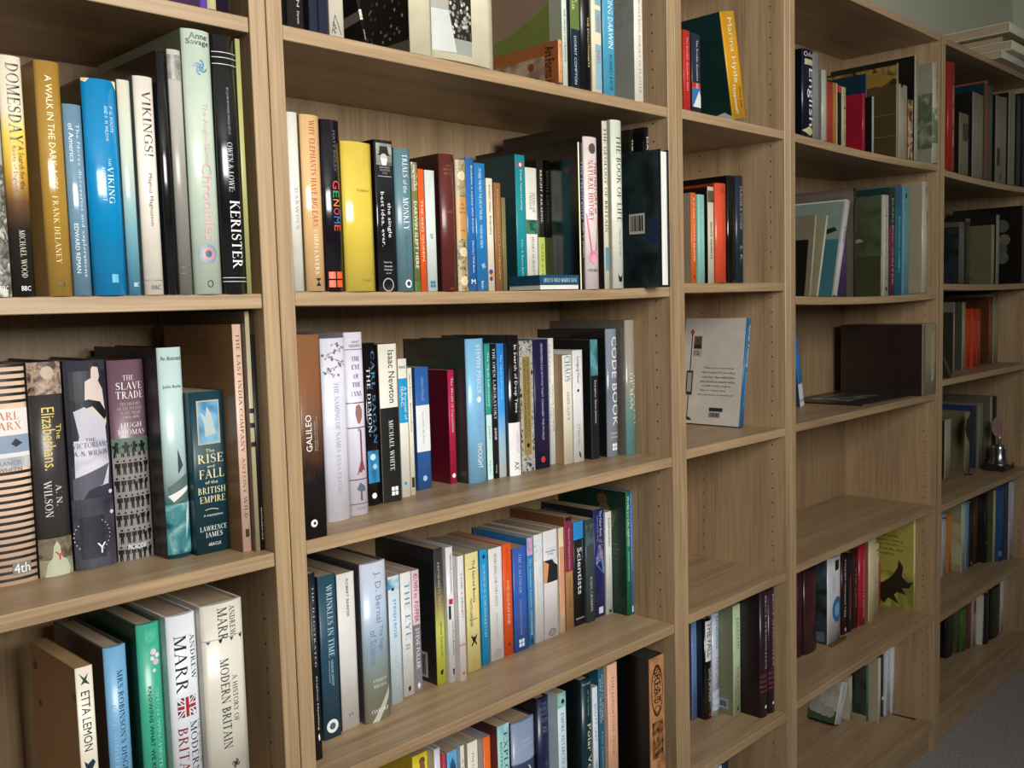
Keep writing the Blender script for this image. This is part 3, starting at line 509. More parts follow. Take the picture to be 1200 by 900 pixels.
  (-0.1684, 0.0269, 0.0536, 0.150, 0.2350, 0.000, '#3FAE8E', 'green hardback with white blossom on spine, third from left, fourth row of leftmost bookcase', {'hb': 1, 'side': '#1f5c4c', 'art': [('n', 0.03, 0.13, ['#3FAE8E', '#5cc0a2'], 60, 0.3, 0.8), ('d', 0.62, 0.14, 0.13, '#E4D9E2'), ('d', 0.78, 0.16, 0.1, '#EFE6EE'), ('d', 0.7, 0.19, 0.14, '#D8C6D4'), ('d', 0.55, 0.17, 0.09, '#EFE9EC'), ('d', 0.6, 0.23, 0.08, '#D9E6DE')], 'tx': [('KNOWING WHAT WE KNOW', 'd', 0.3, 0.79, 0.3, 0.46, '#16282a'), ('SIMON WINCHESTER', 'd', 0.32, 0.74, 0.6, 0.75, '#9FDCC8')]}),
  (-0.1407, 0.0352, 0.0398, 0.150, 0.2400, 0.000, '#E4E8F2', 'white hardback with union flag, fourth from left, fourth row of leftmost bookcase', {'hb': 1, 'art': [('flag', 0.395, 0.49)], 'tx': [('ANDREW', 'd', 0.1, 0.32, 0.72, 0.9, '#23262e'), ('MARR', 'd', 0.095, 0.37, 0.2, 0.58, '#23262e'), ('THE MAKING OF', 'd', 0.52, 0.74, 0.86, 0.95, '#5a5f6e'), ('MODERN', 'd', 0.52, 0.78, 0.58, 0.82, '#1f2f55'), ('BRITAIN', 'd', 0.54, 0.83, 0.18, 0.48, '#8a2430')]}),
  (-0.1047, 0.0521, 0.0291, 0.155, 0.2450, 0.000, '#DEDACB', 'thick cream hardback with tiny bunting flags, rightmost, fourth row of leftmost bookcase', {'hb': 1, 'art': [('b', 0.165, 0.168, '#9a9a90'), ('p', [(0.08, 0.17), (0.18, 0.17), (0.13, 0.185)], '#2f6a78'), ('p', [(0.35, 0.17), (0.45, 0.17), (0.4, 0.19)], '#141416'), ('p', [(0.62, 0.17), (0.72, 0.17), (0.67, 0.19)], '#1f5f8c'), ('p', [(0.86, 0.17), (0.96, 0.17), (0.92, 0.19)], '#2a2f4a'), ('swirl', 0.62, 0.785, 0.12, '#141416')], 'tx': [('ANDREW', 'd', 0.02, 0.165, 0.64, 0.78, '#4a4a42'), ('MARR', 'd', 0.02, 0.18, 0.36, 0.58, '#4a4a42'), ('A HISTORY OF', 'd', 0.355, 0.585, 0.64, 0.76, '#4a4f4a'), ('MODERN BRITAIN', 'd', 0.265, 0.7, 0.36, 0.56, '#3a3a36')]}),
 ]),
 ('B', 1, 0.326, 'books on the first row of the middle bookcase', [
  (0.0220, 0.0064, 0.0030, 0.200, 0.2250, 0.000, '#0d0d0e', 'black spine at the left end, leftmost, first row of middle bookcase', {'hb': 1}),
  (0.0292, 0.0231, 0.0030, 0.220, 0.2565, 0.000, '#29241f', 'brown-black hardback with small white lettering, second from left, first row of middle bookcase', {'hb': 1, 'tx': [('EVOLUTION', 'd', 0.66, 0.91, 0.5, 0.66, '#B9B9B9'), ('Darwin', 'd', 0.93, 0.985, 0.5, 0.64, '#B9B9B9')]}),
  (0.0597, 0.0126, 0.0030, 0.200, 0.2430, 0.000, '#2c3140', 'glossy blue-black hardback, left of its twin, third from left, first row of middle bookcase', {'hb': 1, 'gl': 1}),
  (0.0730, 0.0145, 0.0030, 0.200, 0.2295, 0.000, '#2c3140', 'glossy blue-black hardback, right of its twin, fourth from left, first row of middle bookcase', {'hb': 1, 'gl': 1}),
  (0.0883, 0.0210, 0.0030, 0.200, 0.2610, 0.000, '#CFC6B4', 'plain cream spine with triangular emblem at foot, fifth from left, first row of middle bookcase', {'art': [('tri', 0.4, 0.905, 0.99, '#5a5248')]}),
  (0.1402, 0.0040, 0.0030, 0.200, 0.1500, -0.200, '#131315', 'slanting thin black book with taped label, sixth from left, first row of middle bookcase', {'side': '#0a0a0c', 'art': [('b', 0.74, 0.82, '#D9D2C2')], 'tx': [('CZ', 'd', 0.75, 0.81, 0.2, 0.8, '#141416'), ('INDEX', 'd', 0.9, 0.98, 0.3, 0.7, '#B9B9B9')], 'side_art': [('p', [(0, 0.885), (1, 0.75), (1, 0.825), (0, 0.96)], '#8d8578')]}),
  (0.2128, 0.0367, 0.0030, 0.240, 0.2340, 0.000, '#C9C0A4', 'plain cream slab spine beside crowd photograph, seventh from left, first row of middle bookcase', {'side': '#16140f', 'side_crowd': 1}),
  (0.2502, 0.1130, 0.0030, 0.240, 0.2655, 0.000, '#D3CCAF', 'very thick cream volume with black-and-white photograph, eighth from left, first row of middle bookcase', {'hb': 1, 'art': [('b', 0.5, 0.965, '#8d8f86', 0, 0.6), ('b', 0.62, 0.78, '#9b9689', 0, 0.42), ('crowd', 0.5, 0.89, 0.25, 0.6), ('p', [(0, 0.76), (0.25, 0.76), (0.35, 0.96), (0, 0.965)], '#B9BCB8')]}),
  (0.4920, 0.0078, -0.0060, 0.200, 0.0620, 0.000, '#E0A070', 'small orange paperback with flower drawings, ninth from left, first row of middle bookcase', {'side': '#9a5a30', 'tx': [('ART FORMS IN NATURE', 'd', 0.1, 0.8, 0.3, 0.7, '#7d4a28')], 'side_art': [('n', 0.3, 1, ['#B9A48c', '#a8947c', '#7d6a5a'], 10, 0.1, 0.86), ('flower', 0.3, 0.62, 0.03, '#6a2f22'), ('flower', 0.72, 0.5, 0.04, '#7d3a2c'), ('flower', 0.78, 0.84, 0.03, '#5a4a3a'), ('flower', 0.5, 0.68, 0.035, '#6a2f22'), ('flower', 0.6, 0.85, 0.03, '#6a2f22')], 'side_tx': [('Art Forms in', 'd', 0.1, 1.0, 0.87, 0.96, '#2b1a10')]}),
  (0.5115, 0.0111, 0.0030, 0.253, 0.2520, 0.000, '#C9D2C4', 'tall pale spine with green and grey cover, tenth from left, first row of middle bookcase', {'side': '#8a7864', 'tx': [('THE ORIGIN OF MEANING', 'd', 0.55, 0.86, 0.35, 0.65, '#2f5a5a')], 'side_art': [('p', [(0, 0.8), (0.25, 0.72), (0.35, 0.66), (0.6, 0.62), (0.8, 0.55), (0.88, 0.5), (1, 0.5), (1, 1), (0, 1)], '#6d7a3a'), ('p', [(0.9, 0), (1, 0), (1, 1), (0.9, 1)], '#9aa08c')]}),
  (0.5240, 0.0052, 0.0030, 0.200, 0.2250, 0.000, '#101012', 'narrow black spine left of the green-topped one, eleventh from left, first row of middle bookcase', {}),
  (0.5304, 0.0215, 0.0030, 0.200, 0.2565, 0.000, '#1F2C38', 'dark blue spine with olive top panel, twelfth from left, first row of middle bookcase', {'art': [('b', 0, 0.66, '#5E7038')], 'tx': [('THE POISON', 'd', 0.38, 0.5, 0.5, 0.8, '#C9D0A8'), ('DWELLER', 'd', 0.42, 0.55, 0.2, 0.45, '#C9D0A8'), ('DORRIT COMPTON', 'd', 0.7, 0.98, 0.35, 0.6, '#B9C4C9')]}),
  (0.5528, 0.0257, 0.0030, 0.210, 0.2430, 0.000, '#121110', 'black hardback with small gold lettering, thirteenth from left, first row of middle bookcase', {'hb': 1, 'tx': [('THE EVOLUTIONISTS', 'd', 0.55, 0.86, 0.5, 0.66, '#D9C88A')]}),
  (0.5808, 0.0242, 0.0030, 0.200, 0.2295, 0.000, '#E0D6B8', 'cream and blue paperback with red lettering, fourteenth from left, first row of middle bookcase', {'art': [('rrect', 0.2, 0.42, 0.35, 0.95, '#7FA9B4'), ('rrect', 0.45, 0.6, 0.35, 0.95, '#7FA9B4'), ('rrect', 0.68, 0.98, 0.35, 0.95, '#7FA9B4')], 'tx': [('YOUR INNER', 'd', 0.48, 0.6, 0.5, 0.8, '#C0392B'), ('FISH', 'd', 0.72, 0.8, 0.5, 0.8, '#C0392B')]}),
  (0.6087, 0.0293, 0.0030, 0.200, 0.2610, 0.000, '#4C9DBC', 'blue spine with big slanted white lettering, fifteenth from left, first row of middle bookcase', {'side': '#101012', 'tx': [('DEBATING DARWIN', 'd', 0.3, 0.72, 0.42, 0.85, '#DCEBF0'), ('RICHARDS & RUSE', 'd', 0.76, 0.97, 0.5, 0.78, '#1a3a4a')]}),
  (0.6904, 0.0230, 0.0030, 0.250, 0.2475, 0.000, '#E3DFD2', 'white hardback with grey pictorial cover, rightmost, first row of middle bookcase', {'side': '#8c8e86', 'tx': [('DISCOVERING DORSET IN PLASTER', 'd', 0.3, 0.95, 0.45, 0.7, '#8a847c')], 'side_art': [('d', 0.3, 0.62, 0.022, '#3a3a36'), ('d', 0.33, 0.9, 0.016, '#7a3a40'), ('n', 0.3, 0.5, ['#8c8e86', '#7c7e76'], 30)]}),
 ]),
 ('B', 2, 0.021, 'books on the second row of the middle bookcase', [
  (0.0221, 0.0146, 0.0030, 0.160, 0.2071, 0.000, '#D6D4C9', 'pale grey-white hardback with faint lettering, leftmost, second row of middle bookcase', {'hb': 1, 'tx': [("DARWIN'S", 'd', 0.42, 0.65, 0.4, 0.7, '#9a988e')]}),
  (0.0397, 0.0267, 0.0030, 0.160, 0.2068, 0.000, '#D8B07C', 'beige hardback with red lettering, second from left, second row of middle bookcase', {'hb': 1, 'gl': 1, 'side': '#a07c52', 'art': [('p', [(0.4, 0.925), (0.7, 0.925), (0.55, 0.945), (0.7, 0.97), (0.4, 0.97), (0.55, 0.945)], '#141416')], 'tx': [('WHY ELEPHANTS HAVE BIG EARS', 'd', 0.03, 0.63, 0.38, 0.66, '#A8382c'), ('CHRIS LAVERS', 'd', 0.65, 0.9, 0.4, 0.62, '#F0DDB9')]}),
  (0.0682, 0.0266, 0.0030, 0.160, 0.2048, 0.000, '#15121a', 'glossy black hardback with rainbow lettering, third from left, second row of middle bookcase', {'hb': 1, 'gl': 1, 'art': [('win', 0.45, 0.93, 0.35, '#E0562a')], 'tx': [('MATT RIDLEY', 'd', 0.06, 0.3, 0.55, 0.7, '#5d5d6a'), ('G', 'd', 0.35, 0.4, 0.45, 0.85, '#D9424a'), ('E', 'd', 0.41, 0.45, 0.45, 0.8, '#3a8f5a'), ('N', 'd', 0.46, 0.5, 0.45, 0.8, '#E08a3a'), ('O', 'd', 0.51, 0.55, 0.45, 0.8, '#C0506a'), ('M', 'd', 0.56, 0.6, 0.45, 0.8, '#3a6ab0'), ('E', 'd', 0.61, 0.645, 0.45, 0.8, '#C05030')]}),
  (0.0963, 0.0458, 0.0030, 0.170, 0.1825, 0.000, '#D6BC4A', 'thick glossy yellow hardback, fourth from left, second row of middle bookcase', {'hb': 1, 'gl': 1, 'side': '#8a7a22', 'tx': [('Volume I', 'h', 0.31, 0.33, 0.4, 0.85, '#9a8420'), ('STAMPS', 'h', 0.92, 0.935, 0.45, 0.8, '#9a8420')]}),
  (0.1476, 0.0293, 0.0030, 0.150, 0.1901, 0.000, '#1A1A1D', 'black paperback with bearded portrait on top, fifth from left, second row of middle bookcase', {'gl': 1, 'art': [('n', 0.02, 0.165, ['#55564e', '#8f9088', '#b9bab0'], 10, 0.1, 0.95), ('p', [(0.25, 0.09), (0.3, 0.04), (0.7, 0.04), (0.78, 0.09), (0.9, 0.1), (0.1, 0.1)], '#1a1a18'), ('d', 0.5, 0.115, 0.18, '#b5b6ac'), ('p', [(0.32, 0.12), (0.7, 0.12), (0.62, 0.165), (0.4, 0.165)], '#dedfd6'), ('b', 0.235, 0.24, '#9a9a9a', 0.15, 0.9), ('ring', 0.5, 0.955, 0.3, '#9a9aa0')], 'tx': [('DARWINIAN', 'h', 0.172, 0.185, 0.25, 0.8, '#9a9a9a'), ('COLLECTION', 'h', 0.19, 0.203, 0.25, 0.8, '#9a9a9a'), ('ONE', 'h', 0.21, 0.222, 0.4, 0.65, '#9a9a9a'), ('the single', 'd', 0.41, 0.64, 0.55, 0.8, '#D9D9DC'), ('best idea, ever.', 'd', 0.34, 0.7, 0.22, 0.45, '#D9D9DC'), ('Edited by', 'h', 0.8, 0.812, 0.3, 0.75, '#C9C9C9'), ('Amanda', 'h', 0.825, 0.837, 0.3, 0.75, '#C9C9C9'), ('Chisholm', 'h', 0.848, 0.86, 0.3, 0.75, '#C9C9C9'), ('et al', 'h', 0.872, 0.882, 0.4, 0.65, '#C9C9C9')]}),
  (0.1785, 0.0268, 0.0030, 0.150, 0.1826, 0.000, '#5B7C86', 'slate-blue hardback with white lettering, sixth from left, second row of middle bookcase', {'hb': 1, 'art': [('d', 0.55, 0.945, 0.2, '#F2F0EA'), ('d', 0.55, 0.945, 0.12, '#30444a')], 'tx': [('TRIALS', 'd', 0.04, 0.2, 0.4, 0.72, '#E6EDED'), ('of the', 'd', 0.22, 0.31, 0.4, 0.66, '#D6E0E0'), ('MONKEY', 'd', 0.34, 0.57, 0.36, 0.72, '#E6EDED'), ('MATTHEW CHAPMAN', 'd', 0.6, 0.88, 0.42, 0.58, '#4a6870')]}),
  (0.2067, 0.0102, 0.0030, 0.130, 0.1674, 0.000, '#6B7340', 'narrow olive spine with cream lettering, seventh from left, second row of middle bookcase', {'art': [('n', 0, 0.22, ['#8d8a6a', '#5a5c40', '#c9c4a0'], 50), ('b', 0.92, 1, '#4a6a2a')], 'tx': [('ERIC SIMONS', 'd', 0.02, 0.22, 0.3, 0.6, '#E6E2C0'), ('DARWIN SLEPT HERE', 'd', 0.3, 0.82, 0.25, 0.75, '#EDEBD0')]}),
  (0.2180, 0.0095, 0.0030, 0.130, 0.1597, 0.000, '#E8581E', 'narrow bright orange paperback, eighth from left, second row of middle bookcase', {'tx': [('THE RED QUEEN', 'd', 0.25, 0.75, 0.3, 0.7, '#FFD0B0')]}),
  (0.2295, 0.0169, 0.0030, 0.130, 0.1593, 0.000, '#CDD4CE', 'thin pale grey-green spine with blue square logo, ninth from left, second row of middle bookcase', {'art': [('win', 0.5, 0.94, 0.25, '#2f6a8f')], 'tx': [('Spill', 'd', 0.52, 0.56, 0.3, 0.7, '#4a4f4a')]}),
  (0.2548, 0.0271, 0.0030, 0.190, 0.1830, 0.000, '#5A2624', 'maroon cloth hardback with faint gold lettering, tenth from left, second row of middle bookcase', {'hb': 1, 'side': '#3f1c1a', 'tx': [('THE', 'h', 0.08, 0.09, 0.35, 0.65, '#9a6a3a'), ('ORIGIN OF', 'h', 0.105, 0.12, 0.22, 0.78, '#9a6a3a'), ('SPECIES', 'h', 0.135, 0.15, 0.25, 0.75, '#9a6a3a'), ('C. DARWIN', 'h', 0.41, 0.425, 0.3, 0.7, '#9a6a3a'), ('M', 'h', 0.975, 0.985, 0.4, 0.6, '#9a6a3a')]}),
  (0.2839, 0.0192, 0.0030, 0.150, 0.1777, 0.000, '#9A8668', 'brown patterned spine with tan title panel, eleventh from left, second row of middle bookcase', {'hb': 1, 'art': [('n', 0, 1, ['#37301f', '#a8956c', '#6a5c44'], 45), ('b', 0.28, 0.6, '#B98A4C'), ('flower', 0.5, 0.12, 0.4, '#d4c69c'), ('flower', 0.5, 0.7, 0.4, '#d4c69c'), ('flower', 0.5, 0.92, 0.4, '#d4c69c')], 'tx': [('The', 'h', 0.33, 0.345, 0.35, 0.6, '#3a2c1a'), ('Origin of', 'h', 0.36, 0.375, 0.15, 0.9, '#3a2c1a'), ('Species', 'h', 0.39, 0.405, 0.2, 0.85, '#3a2c1a'), ('John', 'h', 0.53, 0.545, 0.3, 0.7, '#3a2c1a')]}),
  (0.3039, 0.0153, 0.0030, 0.140, 0.1826, 0.000, '#2A66A8', 'blue paperback with silver streak and white M, twelfth from left, second row of middle bookcase', {'gl': 1, 'side': '#9fb2c4', 'tx': [('Evolution: a century after Darwin', 'd', 0.06, 0.56, 0.5, 0.8, '#CFE0F0'), ('Edited by J. Wells Bourt', 'd', 0.62, 0.86, 0.45, 0.75, '#CFE0F0'), ('M', 'h', 0.91, 0.945, 0.3, 0.8, '#F2F0EA')]}),
  (0.3200, 0.0205, 0.0030, 0.140, 0.1766, 0.000, '#2B78B5', 'mid-blue paperback with small pale lettering, thirteenth from left, second row of middle bookcase', {'gl': 1, 'art': [('swirl', 0.6, 0.8, 0.25, '#9fc8e6')], 'tx': [('STORIES THE FIRST THE LIFE OF THE SEA', 'd', 0.04, 0.44, 0.35, 0.6, '#BFDCF0'), ('WONDER AND YEARS IN', 'd', 0.48, 0.66, 0.35, 0.6, '#BFDCF0'), ('Bantam', 'd', 0.92, 0.98, 0.35, 0.6, '#BFDCF0')]}),
  (0.3421, 0.0123, 0.0030, 0.130, 0.1574, 0.000, '#DDD2BC', 'cream paperback with small butterfly at foot, fourteenth from left, second row of middle bookcase', {'art': [('d', 0.4, 0.83, 0.3, '#3f3f7a'), ('d', 0.65, 0.86, 0.25, '#d98a3a'), ('d', 0.4, 0.89, 0.25, '#4a3a6a')], 'tx': [('BIOGRAPHY CHARLES', 'd', 0.06, 0.3, 0.35, 0.62, '#6a5a48'), ('Biography', 'd', 0.33, 0.5, 0.35, 0.65, '#4a3c30')]}),
  (0.3566, 0.0138, 0.0030, 0.130, 0.1522, 0.000, '#8F6238', 'narrow brown hardback, fifteenth from left, second row of middle bookcase', {'tx': [('MARVELLOUS JOURNEY', 'd', 0.06, 0.9, 0.35, 0.62, '#c9a070')]}),
  (0.3717, 0.0079, 0.0030, 0.120, 0.1324, 0.000, '#77704A', 'low narrow olive-brown spine, sixteenth from left, second row of middle bookcase', {}),
  (0.4765, 0.0214, 0.0750, 0.170, 0.2109, 0.000, '#1F8B92', 'teal paperback with small red shield, seventeenth from left, second row of middle bookcase', {'side': '#0d3c42', 'art': [('b', 0.055, 0.09, '#B03A3A', 0.2, 0.8), ('d', 0.5, 0.072, 0.14, '#F0D0D0')], 'tx': [('Darwin: Inspired Learning', 'd', 0.11, 0.4, 0.4, 0.65, '#D0ECEC'), ('Editor R. Burton Barker', 'd', 0.62, 0.9, 0.4, 0.6, '#A0D0D2')]}),
  (0.4987, 0.0257, 0.0750, 0.150, 0.1930, 0.000, '#E0DDD2', 'white spine with green leaf picture band, eighteenth from left, second row of middle bookcase', {'art': [('n', 0.42, 0.535, ['#1d4a3c', '#3b8060', '#10281f'], 14)], 'tx': [('SEEDS OF', 'd', 0.2, 0.36, 0.55, 0.78, '#6a6a60'), ('CHANGE', 'd', 0.2, 0.34, 0.3, 0.5, '#6a6a60'), ('HENRY HOBHOUSE', 'd', 0.56, 0.9, 0.42, 0.64, '#6a6a60')]}),
  (0.5252, 0.0157, 0.0750, 0.150, 0.2076, 0.000, '#1E1B19', 'black spine with apple green lower part, nineteenth from left, second row of middle bookcase', {'art': [('b', 0.59, 1, '#A9B85C')], 'tx': [('BRIGHT PARADISE', 'd', 0.08, 0.48, 0.42, 0.72, '#D9CFA8'), ('PETER RABY', 'd', 0.64, 0.92, 0.42, 0.68, '#4a5a20')]}),
  (0.5417, 0.0116, 0.0030, 0.240, 0.2258, 0.000, '#14151a', 'glossy black hardback with steel-blue title, twentieth from left, second row of middle bookcase', {'hb': 1, 'gl': 1, 'side': '#0b0b0c', 'art': [('b', 0, 1, '#D9CFA0', 0, 0.14)], 'tx': [('The Naturalists', 'd', 0.12, 0.52, 0.35, 0.8, '#7F9CB8'), ('Alan C. Jenkins', 'd', 0.54, 0.78, 0.4, 0.75, '#B9C4CF')]}),
  (0.5544, 0.0327, 0.0030, 0.240, 0.2356, 0.000, '#DCCFCB', 'pale pink hardback with crimson lettering, twenty-first from left, second row of middle bookcase', {'hb': 1, 'side': '#17120f', 'art': [('d', 0.5, 0.075, 0.25, '#5a4a44'), ('flower', 0.45, 0.79, 0.36, '#D67F94'), ('d', 0.5, 0.8, 0.2, '#E0A0B0'), ('p', [(0.05, 0.5), (0.12, 0.5), (0.35, 0.75), (0.3, 0.78)], '#C9566e'), ('p', [(0.88, 0.5), (0.95, 0.5), (0.68, 0.75), (0.6, 0.75)], '#C9566e')], 'tx': [('THE HISTORY of', 'd', 0.16, 0.5, 0.58, 0.85, '#A8324A'), ('NATURAL HISTORY', 'd', 0.15, 0.55, 0.2, 0.5, '#A8324A'), ('JOHN BREMNER', 'h', 0.865, 0.885, 0.1, 0.95, '#5a4a4a')]}),
  (0.6025, 0.0117, 0.0030, 0.220, 0.2645, 0.000, '#D9D3BC', 'narrow tall cream hardback with dark lettering, twenty-second from left, second row of middle bookcase', {'side': '#2a201c', 'art': [('b', 0.75, 0.89, '#5f8ca0', 0.2, 0.9)], 'tx': [('THE GEOLOGY OF BRITAIN', 'd', 0.04, 0.66, 0.25, 0.8, '#39352c')]}),
  (0.6229, 0.0276, 0.0030, 0.220, 0.2683, 0.000, '#D6D9C8', 'tall pale hardback with dark green lettering, twenty-third from left, second row of middle bookcase', {'hb': 1, 'side': '#b9b6a0', 'art': [('p', [(0.3, 0.91), (0.45, 0.93), (0.6, 0.93), (0.75, 0.91), (0.65, 0.96), (0.4, 0.96)], '#141416')], 'tx': [('THE BOOK OF LIFE', 'd', 0.09, 0.6, 0.35, 0.8, '#2f4a44'), ('Stephen Jay Gould', 'd', 0.64, 0.8, 0.4, 0.66, '#6a7468')]}),
  (0.7036, 0.0246, -0.0350, 0.190, 0.2243, 0.000, '#141416', 'black hardback with pages outward and barcode, twenty-fourth from left, second row of middle bookcase', {'hb': 1, 'flip': 1, 'side': '#10181c', 'top': '#E6E4DE', 'side_art': [('n', 0, 1, ['#0d1216', '#162226', '#22302f', '#10204a'], 5, 0.02, 0.98), ('b', 0.45, 0.6, '#B9B4A8', 0.66, 0.83)], 'side_bar': (0.675, 0.815, 0.465, 0.58)}),
  (0.7329, 0.0130, 0.0500, 0.140, 0.2701, 0.000, '#1a1a10', 'glossy black hardback standing back, left twin, twenty-fifth from left, second row of middle bookcase', {'hb': 1, 'gl': 1, 'tx': [('THE VOYAGE', 'd', 0.06, 0.3, 0.4, 0.65, '#D9D9D9')]}),
  (0.7559, 0.0133, 0.0350, 0.140, 0.2742, 0.000, '#121214', 'glossy black hardback standing back, right twin, rightmost, second row of middle bookcase', {'hb': 1, 'gl': 1, 'tx': [('DARWIN', 'd', 0.06, 0.3, 0.35, 0.7, '#D9D9D9')]}),
 ]),
 ('B', 3, -0.277, 'books on the third row of the middle bookcase', [
  (0.0228, 0.0313, 0.0040, 0.200, 0.2465, 0.000, '#7A4A28', 'brown-to-black hardback with upward white title, leftmost, third row of middle bookcase', {'hb': 0, 'grad': [(0, '#0f0e0e'), (0.3, '#181414'), (0.42, '#4a2f20'), (0.75, '#7A4A28'), (1, '#7d5434')], 'noise': 1, 'side': '#241c18', 'art': [('d', 0.42, 0.925, 0.15, '#F2F0EA'), ('d', 0.44, 0.925, 0.06, '#141416')], 'tx': [('GALILEO', 'u', 0.39, 0.57, 0.22, 0.48, '#EDE9E4'), ('WATCHER OF THE UNIVERSE', 'u', 0.42, 0.57, 0.6, 0.66, '#B9B4AC'), ('FROM ANTIQUITY TO THE TELESCOPE', 'u', 0.4, 0.57, 0.7, 0.76, '#B9B4AC')]}),
  (0.0952, 0.0371, 0.0628, 0.180, 0.2385, 0.000, '#DDDDEE', 'lavender-white hardback with flowering vine, second from left, third row of middle bookcase', {'hb': 1, 'art': [('vine', 0.03, 0.2)], 'tx': [('THE NAMING OF NAMES', 'd', 0.24, 0.62, 0.42, 0.6, '#9a98b0'), ('ANNA PAVORD', 'd', 0.63, 0.86, 0.42, 0.58, '#9a98b0')]}),
  (0.1371, 0.0295, 0.0694, 0.180, 0.2447, 0.000, '#DEDAE8', 'lilac-white hardback with face, bone and mushroom, third from left, third row of middle bookcase', {'hb': 1, 'art': [('b', 0.09, 0.095, '#7d6a78'), ('b', 0.38, 0.386, '#6a5560'), ('b', 0.515, 0.521, '#6a5560'), ('b', 0.8, 0.806, '#6a5560'), ('b', 0.935, 0.94, '#6a5560'), ('p', [(0.38, 0.44), (0.42, 0.4), (0.6, 0.39), (0.74, 0.42), (0.75, 0.46), (0.6, 0.5), (0.48, 0.49)], '#9C6F66'), ('p', [(0.58, 0.53), (0.66, 0.53), (0.68, 0.7), (0.82, 0.76), (0.65, 0.75), (0.6, 0.77), (0.5, 0.76), (0.35, 0.78), (0.58, 0.7)], '#8a4450'), ('d', 0.55, 0.53, 0.07, '#8f9ab0'), ('p', [(0.3, 0.855), (0.5, 0.82), (0.75, 0.845), (0.78, 0.87), (0.58, 0.87), (0.6, 0.92), (0.48, 0.92), (0.5, 0.87)], '#5d6678')], 'tx': [('DAVID', 'h', 0.045, 0.058, 0.32, 0.72, '#8d8a9a'), ('FREEDBERG', 'h', 0.065, 0.08, 0.2, 0.82, '#8d8a9a'), ('THE', 'h', 0.13, 0.155, 0.28, 0.72, '#6a667a'), ('EYE', 'h', 0.175, 0.2, 0.28, 0.72, '#6a667a'), ('OF', 'h', 0.225, 0.25, 0.36, 0.64, '#6a667a'), ('THE', 'h', 0.27, 0.295, 0.28, 0.72, '#6a667a'), ('LYNX', 'h', 0.32, 0.345, 0.22, 0.78, '#6a667a'), ('CHICAGO', 'h', 0.955, 0.97, 0.25, 0.75, '#8d8a9a')]}),
  (0.1929, 0.0187, 0.1010, 0.140, 0.2276, 0.000, '#0f1014', 'black paperback with blue and white lettering, fourth from left, third row of middle bookcase', {'gl': 1, 'art': [('n', 0.66, 0.86, ['#0c2a44', '#2f86b8', '#0a1420'], 5), ('d', 0.45, 0.7, 0.25, '#BFE4F0'), ('d', 0.6, 0.76, 0.2, '#A0D4E6'), ('d', 0.45, 0.94, 0.22, '#F2F0EA')], 'tx': [('CARL SAGAN', 'd', 0.05, 0.62, 0.58, 0.9, '#4F87B5'), ('THE DEMON-', 'd', 0.15, 0.57, 0.15, 0.45, '#D6DCE2')]}),
  (0.2164, 0.0322, 0.0994, 0.157, 0.2248, 0.000, '#E8E4D6', 'half cream, half black hardback, fifth from left, third row of middle bookcase', {'hb': 0, 'side': '#3a2c28', 'art': [('b', 0.4, 1, '#1a1b1c'), ('b', 0.905, 0.96, '#F2F0EA', 0.45, 0.82), ('b', 0.93, 0.935, '#1a1b1c', 0.45, 0.82), ('b', 0.905, 0.96, '#1a1b1c', 0.62, 0.65)], 'tx': [('Isaac Newton', 'd', 0.04, 0.37, 0.5, 0.85, '#23211e'), ('MICHAEL WHITE', 'd', 0.48, 0.8, 0.42, 0.66, '#DDDDD8')]}),
  (0.2590, 0.0160, 0.1100, 0.120, 0.2017, 0.000, '#EDE9DC', 'cream paperback with bright blue title block, sixth from left, third row of middle bookcase', {'art': [('b', 0.14, 0.46, '#1C96C9'), ('d', 0.4, 0.9, 0.16, '#1C96C9')], 'tx': [('MANUEL', 'h', 0.05, 0.07, 0.1, 0.9, '#6a6a60'), ('A Portrait of', 'd', 0.2, 0.44, 0.58, 0.85, '#F2F0EA'), ('ISAAC', 'd', 0.2, 0.34, 0.2, 0.5, '#F2F0EA')]}),
  (0.2785, 0.0081, 0.1130, 0.120, 0.1873, 0.000, '#E9E3CE', 'thin cream paperback with tiny dark lettering, seventh from left, third row of middle bookcase', {'art': [('b', 0.86, 0.94, '#2a2824', 0.2, 0.8)], 'tx': [('Albert Einstein - Banesh Hoffmann', 'd', 0.05, 0.5, 0.35, 0.65, '#4a463c')]}),
  (0.3101, 0.0264, 0.1344, 0.122, 0.1853, 0.000, '#2F63A8', 'blue spine with white centre panel, eighth from left, third row of middle bookcase', {'art': [('b', 0.31, 0.69, '#E6EAF0'), ('d', 0.5, 0.91, 0.16, '#9fc0e6')], 'tx': [('Charles Nicholl', 'd', 0.08, 0.27, 0.42, 0.62, '#8fb4e0'), ('Leonardo da Vinci', 'd', 0.36, 0.62, 0.42, 0.6, '#8fa0b4')]}),
  (0.3743, 0.0128, 0.1327, 0.123, 0.1772, 0.000, '#B01F48', 'crimson paperback with dark red cover, ninth from left, third row of middle bookcase', {'side': '#6e1028', 'art': [('d', 0.5, 0.93, 0.28, '#F2F0EA')], 'tx': [('The World of Copernicus', 'd', 0.07, 0.55, 0.3, 0.75, '#F4D6DC')]}),
